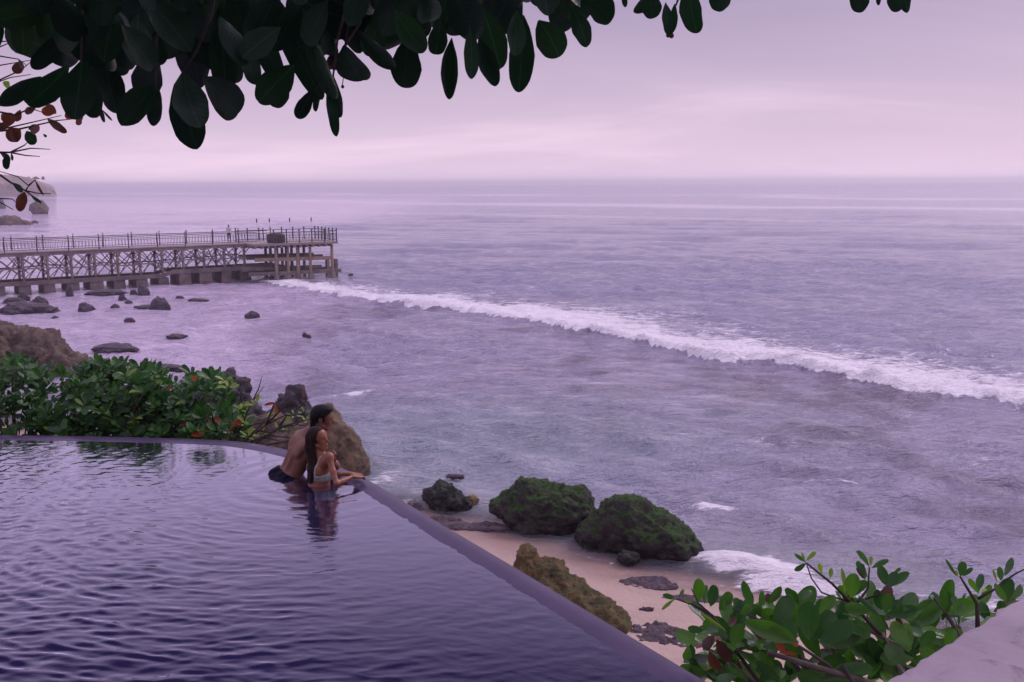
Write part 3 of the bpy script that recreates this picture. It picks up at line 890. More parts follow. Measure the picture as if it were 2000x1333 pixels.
# big rock on the left shore
c0 = P(60, 720, S)
rock('shore_outcrop', 'large brown rounded rock rising behind the left shrubs', 'rock',
     [((-25.6, 48.6, S + .7), (2.4, 1.8, 1.75)), ((-23.3, 48.4, S + .5), (1.7, 1.6, 1.35)), ((-21.6, 48.0, S + .0), (1.0, 1.4, 1.0)), ((-28.3, 48.4, S + .4), (2.2, 1.8, 1.4))], 0.10, 0.5, 0.75, 31, M_cliff, k=0.5)

# scattered rocks of the tidal flat: px, base py, width px, height px
FLAT = [
    (43, 588, 21, 17, 'rounded boulder in front of the leftmost pier blocks'),
    (70, 596, 30, 15, 'squat dark boulder second from the left edge on the tidal flat'),
    (22, 592, 44, 9, 'low dark rock touching the left edge below the pier'),
    (165, 609, 29, 16, 'dark two humped boulder on the tidal flat below the pier'),
    (309, 604, 36, 24, 'largest block shaped boulder on the tidal flat'),
    (134, 579, 14, 20, 'upright dark stone close to the pier blocks'),
    (237, 585, 15, 10, 'small round stone left of the block shaped boulder'),
    (249, 592, 14, 6, 'small flat topped stone beside the block shaped boulder'),
    (222, 602, 16, 8, 'small humped stone between the two bigger boulders'),
    (260, 575, 14, 9, 'lesser stone of the cluster at the pier foot'),
    (278, 576, 23, 18, 'round boulder of the cluster at the pier foot'),
    (200, 576, 74, 9, 'long low reef bank beside the pier foot'),
    (35, 614, 100, 18, 'broad dark reef bank above the large brown rock'),
    (250, 627, 22, 6, 'flat pebble like rock alone in pale water'),
    (340, 659, 38, 6, 'thin dark reef sliver in the pale water'),
    (489, 619, 27, 11, 'lone dark rock out in the lagoon'),
    (594, 655, 9, 6, 'smaller of two specks of rock in the lagoon'),
    (602, 659, 9, 6, 'lower of two specks of rock in the lagoon'),
    (215, 686, 84, 12, 'flat reef shelf right of the large brown rock'),
    (318, 724, 70, 9, 'flat reef shelf above the left shrubs'),
    (685, 540, 12, 6, 'tiny rock off the end of the pier'),
    (280, 602, 50, 5, 'thin reef strip joining the block shaped boulder'),
    (105, 622, 12, 5, 'small stone beside the large brown rock'),
    (350, 583, 16, 5, 'small low rock under the middle of the pier'),
    (383, 588, 40, 4, 'thin dark reef streak under the middle of the pier'),
    (540, 549, 34, 10, 'dark rock at the foot of the pier end'),
    (80, 703, 60, 8, 'reef strip hidden partly by the left shrubs'),
]
rk_meshes = []
for i in range(7):
    Field.ell = ell_far
    rr = random.Random(i + 5)
    me = rock_mesh('sea_rock', [((0, 0, 0), (0.5, 0.42, 0.5)), ((rr.uniform(-.22, .22), 0, 0.1), (0.34, 0.4, 0.42))], 0.04, 0.11, 2.4, 100 + 7 * i, 0.2)
    Field.ell = _old_ell
    me.materials.append(M_reef); rk_meshes.append(me)
for i, (px, py, wp, hp, lab) in enumerate(FLAT):
    c = P(px, py, S); t = np.linalg.norm(c - _C) ; s = t / FPX
    o = bpy.data.objects.new('sea_rock', rk_meshes[i % 7]); COL.objects.link(o)
    dep = max(wp * s * 0.7, 0.3)
    o.location = (c[0], c[1] + dep * 0.4, S - 0.03)
    o.scale = (wp * s * 1.0, dep, max(hp * s * 1.75, 0.2)); o.rotation_euler = (0, 0, 0.25 * math.sin(i * 2.3))
    tag(o, lab, 'rock', 'rocks of the tidal flat')

# ------------------------------------------------------------------ far headland
def make_headland():
    m = mat_rock('headland_limestone', (0.16, 0.12, 0.10), (0.30, 0.23, 0.18), (0.44, 0.35, 0.27), 0.0, scale=0.06)
    root_d = 900.0
    xs = np.linspace(-640, -408, 150); ys = np.linspace(0, 1, 26)
    v = []
    for x in xs:
        e = float(np.clip((-408 - x) / 22, 0, 1)) ** 0.35
        h = 19.0 * (0.25 + 0.75 * e) + 3.0 * float(n2(np.array([x]), np.array([0.0]), 0.03, 4, 3)[0]) + 4 * float(sstep(-420, -480, np.array(x)) * sstep(-620, -500, np.array(x)) * 0.6)
        for t in ys:
            # cliff profile: steep face towards the camera, flat top
            dep = 0 if t < 0.7 else (t - 0.7) / 0.3 * 120
            zz = h * min(t / 0.7, 1.0)
            yy = 905 + 0.08 * (x + 500) + dep + 8 * min(t / 0.7, 1) + 5 * float(n2(np.array([x]), np.array([t * 30]), 0.06, 8, 3)[0])
            v.append((x - 0.52 * dep - 0.5 * (yy - 905), yy, SEA - 0.5 + max(zz, 0)))
    me = np_mesh('headland', np.array(v), grid_faces(len(xs), len(ys))[:, ::-1])
    tag(obj('headland', me, m), 'hazy limestone headland far off at the left', kind='structure')
    leafm = mat_simple('far_foliage', (0.04, 0.06, 0.025), (0.09, 0.11, 0.05), 0.6, 0.9, 0)
    bark = mat_simple('far_bark', (0.08, 0.06, 0.05), (0.12, 0.09, 0.07), 2, 0.9, 0)
    rs = random.Random(4)
    labs = ['wide hazy tree on top of the far headland', 'hazy round tree left of the widest one on the far headland', 'small hazy tree near the cliff end of the far headland', 'hazy shrub like tree at the picture edge on the far headland']
    for k, (px, wpx) in enumerate(((70, 14), (56, 7), (84, 6), (20, 10))):
        b = T(px, 349, 915); b[2] = SEA + 14.5
        root = empty('headland_tree', b); tag(root, labs[k], 'tree', 'trees on the far headland')
        mb = MB(); mb.tube([b, b + np.array([0.3, 0, 2.2])], 0.45, 0.3, 6); mb.build('trunk', bark, root)
        V, Fc = [], []
        for q in range(420):
            a = rs.uniform(0, 6.28); rr = rs.random() ** 0.5 * wpx * 0.24
            c = b + np.array([math.cos(a) * rr, math.sin(a) * rr * .8, 1.2 + rs.uniform(0, 2.3) * (1 - (rr / (wpx * .25)) ** 2)])
            u = np.array([rs.gauss(0, 1) for _ in range(3)]); u /= np.linalg.norm(u); w_ = np.cross(u, [rs.gauss(0, 1) for _ in range(3)]); w_ /= np.linalg.norm(w_)
            n0 = len(V); V += [c - u * .45, c + w_ * .4, c + u * .45, c - w_ * .4]; Fc.append((n0, n0 + 1, n0 + 2, n0 + 3))
        obj('crown', np_mesh('crown', np.array(V), np.array(Fc), False), leafm, root)
    # sea stack and low reef
    st = P(67, 419, SEA)
    s = st[1] / FPX
    rock('sea_stack', 'hazy square sea stack standing off the far headland', 'rock', [((st[0], st[1] + 3, SEA + 2.0), (16 * s, 3, 15 * s)), ((st[0] + 4 * s, st[1] + 3, SEA + 6 * s), (12 * s, 3, 14 * s))], 0.28, 0.5, 0.5, 41, M_cliff, k=1.0)
    st = P(18, 440, SEA); s = st[1] / FPX
    rock('far_reef', 'hazy low reef at the left edge beyond the pier', 'rock', [((st[0], st[1] + 2, SEA), (36 * s, 3, 9 * s)), ((st[0] - 10 * s, st[1] + 2, SEA + 1), (20 * s, 3, 9 * s))], 0.3, 0.5, 0.5, 43, M_cliff, k=1.0)
    for px, py, wp, lab in ((48, 436, 12, 'hazy small rock right of the low far reef'), (67, 436, 14, 'hazy rounded rock farthest from the low far reef'), (3, 408, 16, 'hazy upright rock cut by the left picture edge')):
        c = P(px, py, SEA); s = c[1] / FPX
        o = bpy.data.objects.new('far_rock', rk_meshes[wp % 7]); COL.objects.link(o); o.location = (c[0], c[1], SEA); o.scale = (wp * s, wp * s, (10 if py > 420 else 34) * s)
        tag(o, lab, 'rock', 'far rocks beyond the pier')
make_headland()

# ------------------------------------------------------------------ PIER
def make_pier():
    wood = mat_simple('weathered_timber', (0.14, 0.115, 0.127), (0.34, 0.275, 0.265), 1.5, 0.85, 0.4, 0.02)
    pale = mat_simple('pale_timber', (0.22, 0.165, 0.13), (0.36, 0.27, 0.20), 1.2, 0.85, 0.4, 0.02)
    deckm = mat_simple('deck_boards', (0.24, 0.19, 0.19), (0.36, 0.29, 0.28), 0.8, 0.85, 0.3, 0.02)
    conc = mat_simple('stained_concrete', (0.11, 0.09, 0.095), (0.27, 0.215, 0.20), 1.1, 0.9, 0.6, 0.05)
    iron = mat_simple('dark_iron', (0.05, 0.042, 0.05), (0.09, 0.075, 0.08), 3, 0.6, 0)
    A = P(0, 576, S); B = P(505, 546, S)
    d = (B - A); d[2] = 0; Lm = np.linalg.norm(d); d /= Lm
    n = np.array([-d[1], d[0], 0])            # away from the camera (back row)
    W = 2.6; ZD = S + 3.45; BAY = 1.92
    root = empty('pier', tuple(A)); tag(root, 'long timber trestle pier on concrete blocks reaching into the sea', 'pier')
    def pt(s, wv, z): q = A + d * s + n * wv; return (q[0], q[1], z)
    s0 = -14 * BAY; s1 = Lm
    def piece(name, mat, fn, smooth=False):
        mb = MB(); fn(mb); return mb.build(name, mat, root, smooth)
    piece('deck', deckm, lambda m: m.bar(pt(s0, W / 2, ZD), pt(s1 + 2.0, W / 2, ZD), W + 0.3, 0.10))
    for wv in (0.0, W):
        piece('deck_beam', wood, lambda m: m.bar(pt(s0, wv, ZD - 0.2), pt(s1 + 1.0, wv, ZD - 0.2), 0.16, 0.22))
    rs = random.Random(12)
    nb = int((s1 - s0) / BAY)
    for i in range(nb + 1):
        s = s0 + i * BAY
        step = 0.32 if s > Lm * 0.60 else 0.0
        zb = S + 1.02 + step
        for wv in (0.0, W):
            piece('trestle_post', pale if rs.random() < 0.18 else wood, lambda m: m.bar(pt(s, wv, zb), pt(s + rs.uniform(-.04, .04), wv, ZD - 0.3), 0.17, 0.17))
            piece('post_cap', wood, lambda m: m.bar(pt(s - 0.3, wv, ZD - 0.36), pt(s + 0.3, wv, ZD - 0.36), 0.14, 0.13))
        if i < nb:
            mid = (zb + ZD - 0.35) / 2
            for wv in (-0.10, W + 0.10):
                piece('brace', wood, lambda m: m.bar(pt(s, wv, zb + 0.15), pt(s + BAY, wv, ZD - 0.42), 0.045, 0.075))
                piece('brace', wood, lambda m: m.bar(pt(s, wv * 0.999 + (0.055 if wv < 0 else -0.055), ZD - 0.42), pt(s + BAY, wv + (0.055 if wv < 0 else -0.055), zb + rs.uniform(0.05, 0.5)), 0.045, 0.075))
                if rs.random() < 0.85:
                    piece('rail_brace', wood, lambda m: m.bar(pt(s - .1, wv, mid + rs.uniform(-.1, .1)), pt(s + BAY + .1, wv, mid + rs.uniform(-.1, .1)), 0.06, 0.10))
            for wv in (0.07, W - 0.07):
                piece('brace', wood, lambda m: m.bar(pt(s + BAY * rs.uniform(.35, .6), wv, zb + 0.05), pt(s + BAY * rs.uniform(.9, 1.3), wv, ZD - 0.4), 0.05, 0.08))
                piece('brace', wood, lambda m: m.bar(pt(s + BAY * rs.uniform(.3, .6), wv, ZD - 0.4), pt(s + BAY * rs.uniform(.9, 1.3), wv, zb + rs.uniform(0.05, .7)), 0.05, 0.08))
            # cross bracing between the rows
            piece('brace', wood, lambda m: m.bar(pt(s + 0.09, 0, zb + 0.2), pt(s + 0.09, W, ZD - 0.5), 0.05, 0.10))
        # concrete footing blocks
        hw = rs.uniform(0.42, 0.62)
        def blk(m, hw=hw, s=s, zb=zb):
            a = [pt(s - hw, -0.35, S - 1.2), pt(s + hw, -0.35, S - 1.2), pt(s + hw, W + .35, S - 1.2), pt(s - hw, W + .35, S - 1.2)]
            g = 0.04
            b_ = [pt(s - hw + g, -0.3, zb - 0.36), pt(s + hw - g, -0.3, zb - 0.36), pt(s + hw - g, W + .3, zb - 0.36), pt(s - hw + g, W + .3, zb - 0.36)]
            m.box8(a + b_)
        piece('concrete_block', conc, blk)
    # base beams (the seaward run steps up)
    sk = Lm * 0.60
    for wv in (-0.15, W + 0.15):
        piece('base_beam', conc, lambda m: m.bar(pt(s0, wv, S + 0.85), pt(sk, wv, S + 0.85), 0.5, 0.34))
        piece('base_beam', conc, lambda m: m.bar(pt(sk + 0.75, wv, S + 1.17), pt(s1 + 1.5, wv, S + 1.17), 0.5, 0.36))
        piece('base_beam', conc, lambda m: m.bar(pt(sk - 0.1, wv, S + 0.85), pt(sk + 0.9, wv, S + 1.18), 0.44, 0.30))
    # walkway railings
    for wv, ph in ((-0.08, 0.0), (W + 0.08, 0.9)):
        k = s0 + ph
        while k < s1 + (0.5 if wv < 0 else 2):
            piece('rail_post', iron, lambda m: (m.bar(pt(k, wv, ZD + 0.05), pt(k + rs.uniform(-.03, .03), wv, ZD + rs.uniform(1.2, 1.3)), 0.07, 0.07), m.bar(pt(k, wv, ZD + 1.28), pt(k, wv, ZD + 1.35), 0.10, 0.10)))
            k += 2.5
        for zz, hh in ((1.08, 0.06), (0.80, 0.035), (0.22, 0.04)):
            piece('handrail', iron, lambda m: m.bar(pt(s0, wv, ZD + zz), pt(s1 + (0 if wv < 0 else 2), wv, ZD + zz), 0.05, hh))
        def bal(m):
            k = s0
            while k < s1 + (0 if wv < 0 else 2):
                m.bar(pt(k, wv, ZD + 0.24), pt(k, wv, ZD + 0.79), 0.022, 0.022); k += 0.28
        tag(piece('balusters', iron, bal), kind='stuff')
    # end platform on tall columns
    C0 = P(541, 549, S); C1 = P(650, 543, S)
    e = C1 - C0; e[2] = 0; Le = np.linalg.norm(e); e /= Le
    g = np.array([-e[1], e[0], 0]); D = 6.2
    def qt(s, wv, z): q = C0 + e * s + g * wv; return (q[0], q[1], z)
    ZP = ZD + 0.02
    piece('platform_deck', deckm, lambda m: m.box8([qt(-2.2, -0.3, ZP - 0.14), qt(Le + 0.55, -0.3, ZP - 0.14), qt(Le + 0.55, D, ZP - 0.14), qt(-2.2, D, ZP - 0.14), qt(-2.2, -0.3, ZP + 0.07), qt(Le + 0.55, -0.3, ZP + 0.07), qt(Le + 0.55, D, ZP + 0.07), qt(-2.2, D, ZP + 0.07)]))
    for kk in np.arange(-2.0, Le + 0.5, 0.62):
        piece('joist', wood, lambda m: m.bar(qt(kk, -0.5, ZP - 0.26), qt(kk, D - 0.1, ZP - 0.26), 0.14, 0.22))
    for wv in (0.0, 2.9, 5.7):
        for j, kk in enumerate((0.0, 1.15, 2.1, 3.35, Le)):
            kk2 = kk + 0.35 * wv / 2.9
            if kk2 > Le + 0.3: continue
            piece('platform_column', pale if wv == 0 else wood, lambda m: m.tube([qt(kk2, wv, S - 1), qt(kk2, wv, S + 1.2), qt(kk2, wv, ZP - 0.36)], 0.20 if j % 2 == 0 else 0.15, 0.13, 10), True)
            if wv == 0:
                piece('column_foot', conc, lambda m: m.tube([qt(kk2, wv, S - 1), qt(kk2, wv, S + 0.55)], 0.34, 0.27, 8), True)
        piece('platform_beam', conc if wv else pale, lambda m: m.bar(qt(-2, wv + 0.1, S + 2.05), qt(Le + 0.1, wv + 0.1, S + 1.95), 0.22, 0.34))
        piece('platform_beam', conc, lambda m: m.bar(qt(-2.6, wv + 0.15, S + 0.72), qt(Le + 0.9, wv + 0.15, S + 0.68), 0.4, 0.34))
    piece('lower_slab', conc, lambda m: m.box8([qt(-3, 0.8, S + .95), qt(1.3, 0.8, S + .95), qt(1.3, D, S + .95), qt(-3, D, S + .95), qt(-3, 0.8, S + 1.3), qt(1.3, 0.8, S + 1.3), qt(1.3, D, S + 1.3), qt(-3, D, S + 1.3)]))
    piece('end_pile', conc, lambda m: m.bar(qt(Le + 0.75, 1.2, S - 1), qt(Le + 0.75, 1.2, S + 1.75), 0.34, 0.34))
    piece('end_pile', pale, lambda m: m.bar(qt(Le + 0.35, 2.4, S - 1), qt(Le + 0.35, 2.4, S + 1.65), 0.3, 0.3))
    sides = [((-0.2, -0.2), (Le + 0.45, -0.2)), ((Le + 0.45, -0.2), (Le + 0.45, D - 0.1)), ((-2.1, D - 0.1), (Le + 0.45, D - 0.1))]
    for (a0, b0), (a1, b1) in sides:
        L_ = math.hypot(a1 - a0, b1 - b0); kN = max(int(L_ / 1.05), 2)
        for i in range(kN + 1):
            u, v_ = a0 + (a1 - a0) * i / kN, b0 + (b1 - b0) * i / kN
            if i == 0 and (a0, b0) != (-0.2, -0.2) and (a0, b0) != (-2.1, D - 0.1): continue
            piece('rail_post', iron, lambda m: (m.bar(qt(u, v_, ZP + 0.05), qt(u, v_, ZP + 1.26), 0.08, 0.08), m.bar(qt(u, v_, ZP + 1.26), qt(u, v_, ZP + 1.33), 0.13, 0.13)))
        for zz, hh in ((1.08, 0.055), (0.80, 0.035), (0.22, 0.04)):
            piece('handrail', iron, lambda m: m.bar(qt(a0, b0, ZP + zz), qt(a1, b1, ZP + zz), 0.05, hh))
        def bal(m):
            for i in range(int(L_ / 0.3)):
                t = i / int(L_ / 0.3); m.bar(qt(a0 + (a1 - a0) * t, b0 + (b1 - b0) * t, ZP + .24), qt(a0 + (a1 - a0) * t, b0 + (b1 - b0) * t, ZP + .79), 0.022, 0.022)
        tag(piece('balusters', iron, bal), kind='stuff')
    # tall torches along the far rail
    torchm = mat_simple('torch_head', (0.03, 0.03, 0.03), (0.05, 0.045, 0.045), 3, 0.7, 0)
    polem = mat_simple('thin_pole', (0.45, 0.36, 0.36), (0.55, 0.45, 0.44), 3, 0.7, 0)
    for px, lab in ((501, 'thin torch pole nearest the walkway on the pier end'), (530, 'thin torch pole second from the walkway on the pier end'), (577, 'thin torch pole third from the walkway on the pier end'), (628, 'thin torch pole nearest the outer end of the pier')):
        b = P(px, 458, ZP + 0.07) if False else T(px, 458, 99.0)
        uu = (b - C0) @ e; base = qt(uu, D - 0.4, ZP + 0.07)
        r = empty('torch_pole', base); tag(r, lab, 'torch', 'torch poles on the pier end')
        mb = MB(); mb.tube([base, (base[0], base[1], base[2] + 1.75)], 0.012, 0.012, 5); mb.build('pole', polem, r)
        mb = MB(); mb.tube([(base[0], base[1], base[2] + 1.75), (base[0], base[1], base[2] + 1.95), (base[0], base[1], base[2] + 2.15)], 0.04, 0.07, 7); mb.build('torch_head', torchm, r)
    # dark covered basket on the deck
    b = np.array(qt(0.35, 0.9, ZP + 0.07))
    r = empty('deck_basket', b); tag(r, 'dark bulky basket standing on the pier end deck', 'basket')
    mb = MB()
    bm_ = [(0.0, .84), (0.12, .92), (0.45, .95), (0.72, .90)]
    V, Fc = [], []
    for z, q in bm_:
        for k in range(16):
            a = k * math.pi / 8
            V.append((b[0] + q * .95 * math.cos(a), b[1] + q * .7 * math.sin(a), b[2] + z))
    me = np_mesh('basket_body', np.array(V), np.array([[i * 16 + k, i * 16 + (k + 1) % 16, (i + 1) * 16 + (k + 1) % 16, (i + 1) * 16 + k] for i in range(3) for k in range(16)]))
    obj('basket_body', me, iron, r)
    V2 = [(b[0] + q * .98 * math.cos(k * math.pi / 8), b[1] + q * .72 * math.sin(k * math.pi / 8), b[2] + z) for z, q in ((.72, .92), (.83, .84), (.92, .5), (.95, .02)) for k in range(16)]
    me = np_mesh('cover', np.array(V2), np.array([[i * 16 + k, i * 16 + (k + 1) % 16, (i + 1) * 16 + (k + 1) % 16, (i + 1) * 16 + k] for i in range(3) for k in range(16)]))
    obj('cover', me, torchm, r)
    return pt, qt, ZD, A, d, n, W
PIER = make_pier()

# ------------------------------------------------------------------ PEOPLE
def mat_paint(name, rough=0.45, sss=0.08, nscale=60):
    m, nt, b, _ = newmat(name)
    a = attr(nt, 'paint')
    n = noise_node(nt, pos(nt), nscale, 4, 0.6)
    c = mixcol(nt, 1.0, a.outputs['Color'], ramp_node(nt, n.outputs[0], [(0.3, (0.86, 0.86, 0.86)), (0.7, (1.1, 1.1, 1.1))]).outputs[0], 'MULTIPLY')
    nt.links.new(c, b.inputs['Base Color'])
    b.inputs['Roughness'].default_value = rough
    b.inputs['Subsurface Weight'].default_value = sss
    b.inputs['Subsurface Radius'].default_value = (0.012, 0.005, 0.003)
    b.inputs['Subsurface Scale'].default_value = 1.0
    nt.links.new(bump(nt, n.outputs[0], 0.1, 0.002), b.inputs['Normal'])
    return m
M_skin = mat_paint('skin')
def mat_hair(name, c1, c2, axis=(0, 0, 1)):
    m, nt, b, _ = newmat(name)
    mp_ = N(nt, 'ShaderNodeMapping'); mp_.inputs['Scale'].default_value = (140, 140, 6)
    nt.links.new(pos(nt), mp_.inputs[0])
    n = noise_node(nt, mp_.outputs[0], 1.0, 4, 0.6)
    nt.links.new(ramp_node(nt, n.outputs[0], [(0.3, c1), (0.75, c2)]).outputs[0], b.inputs['Base Color'])
    b.inputs['Roughness'].default_value = 0.42
    b.inputs['Specular IOR Level'].default_value = 0.09
    nt.links.new(bump(nt, n.outputs[0], 0.8, 0.006), b.inputs['Normal'])
    return m
M_hairm = mat_hair('black_hair', (0.006, 0.006, 0.008), (0.022, 0.018, 0.02))
M_hairw = mat_hair('wet_brown_hair', (0.009, 0.006, 0.007), (0.042, 0.022, 0.016))
M_bikini = mat_simple('pale_bikini', (0.30, 0.335, 0.305), (0.37, 0.40, 0.365), 40, 0.8, 0.2, 0.003)
M_shorts = mat_simple('dark_shorts', (0.008, 0.007, 0.020), (0.016, 0.014, 0.034), 12, 0.7, 0.8, 0.02, 0.1)

def frame(f, up=(0, 0, 1)):
    f = np.array(f, float); f /= np.linalg.norm(f)
    u = np.array(up, float); l = np.cross(u, f); l /= np.linalg.norm(l); u = np.cross(f, l)
    return np.array([f, l, u])        # rows: forward, left, up

def add_head(Fd, c, M, s=1.0, female=False):
    """head centred at c (between the ears); M rows = forward, left, up"""
    L = lambda a, b, z: np.array(c) + s * (a * M[0] + b * M[1] + z * M[2])
    E = lambda p, r, k: Fd.ell(L(*p), np.array(r) * s, M, k)
    E((-0.012, 0, 0.035), (0.098, 0.077, 0.088), 0.0)      # cranium
    E((0.045, 0, 0.03), (0.050, 0.062, 0.070), 0.02)       # forehead
    E((0.050, 0, -0.035), (0.043, 0.054, 0.060), 0.02)     # mid face
    jw = 0.042 if female else 0.050
    E((0.045, 0, -0.080), (0.040, jw, 0.034), 0.02)        # jaw
    E((0.074, 0, -0.096), (0.018, 0.021, 0.017), 0.014)    # chin
    for q in (-1, 1):
        Fd.cap(L(0.0, q * 0.052, -0.055), L(0.055, q * 0.030, -0.092), 0.018 * s, 0.014 * s, 0.02)  # jaw line
        E((0.066, q * 0.036, -0.022), (0.020, 0.017, 0.017), 0.014)                 # cheekbone
        E((0.084, q * 0.026, 0.022), (0.012, 0.020, 0.008), 0.012)                  # brow
        E((0.079, q * 0.030, 0.004), (0.011, 0.013, 0.010), 0.003)                  # eye
        E((-0.010, q * 0.078, -0.005), (0.020, 0.008, 0.032), 0.004)                # ear
        E((0.092, q * 0.011, -0.036), (0.010, 0.009, 0.008), 0.006)                 # nostril
    Fd.cap(L(0.090, 0, 0.012), L(0.112, 0, -0.028), 0.009 * s, 0.011 * s, 0.010)    # nose
    E((0.090, 0, -0.058), (0.013, 0.022, 0.007), 0.006)    # upper lip
    E((0.087, 0, -0.069), (0.012, 0.019, 0.008), 0.005)    # lower lip
    return L
def paint_head(v, col, L, M, c, s, skin, lip, dark, female=False):
    q = (v - np.array(c)) @ M.T / s
    def blob(p, r, colr, hard=0.4):
        d = np.sqrt((((q - np.array(p)) / np.array(r)) ** 2).sum(1))
        k = (1 - sstep(1 - hard, 1.0, d))[:, None]
        col[:] = col * (1 - k) + np.array(colr) * k
    for e in (-1, 1):
        blob((0.098, e * 0.027, 0.026), (0.03, 0.024, 0.0065), dark)                 # eyebrow
        blob((0.092, e * 0.031, 0.003), (0.02, 0.016, 0.0075), dark if not female else np.array(skin) * 0.35)
    blob((0.102, 0, -0.063), (0.03, 0.024, 0.012), lip)

def hand(Fd, wrist, tip, M_up, r=0.0085, curl=0.25, spread=0.018, thumb_side=1):
    """palm, four bent fingers and a thumb from the wrist towards tip"""
    w_ = np.array(wrist, float); t = np.array(tip, float)
    f = t - w_; L = np.linalg.norm(f); f /= L
    up = np.array(M_up, float); up -= f * (up @ f); up /= np.linalg.norm(up); sd = np.cross(up, f)
    kn = w_ + f * 0.085
    for i, o in enumerate((-0.030, -0.010, 0.010, 0.028)):
        Fd.cap(w_ + sd * o * 0.5, kn + sd * o, 0.017, 0.012, 0.012)
        ln = (0.066, 0.080, 0.085, 0.074)[i] * (L / 0.17)
        o2 = o + spread * (i - 1.5) * 0.25
        a = kn + sd * o; b = a + f * ln * 0.5 + up * 0.008 + sd * (o2 - o) * .5; c = b + f * ln * 0.5 * math.cos(curl) - up * ln * 0.5 * math.sin(curl + 0.4) + sd * (o2 - o) * .5
        Fd.cap(a, b, r * 1.05, r * 0.95, 0.004); Fd.cap(b, c, r * 0.95, r * 0.8, 0.004)
    a = w_ + f * 0.025 + sd * 0.022 * thumb_side; b = a + f * 0.035 + sd * 0.028 * thumb_side; c = b + f * 0.03 + sd * 0.004 * thumb_side - up * 0.006
    Fd.cap(a, b, 0.014, 0.011, 0.012); Fd.cap(b, c, 0.0105, 0.0085, 0.004)

FW = np.array([0.845, 0.535, 0.0]); LF = np.array([-0.535, 0.845, 0.0]); ZU = np.array([0, 0, 1.0])

def finish_body(name, root, Fd, a, mat, paint_fn=None, skin=None):
    v, f = Fd.mesh(a)
    me = np_mesh(name, v, f)
    if paint_fn is not None:
        col = np.tile(np.array(skin, float), (len(v), 1)); paint_fn(v, col)
        add_attr(me, 'paint', col, 'COL')
    return obj(name, me, mat, root)

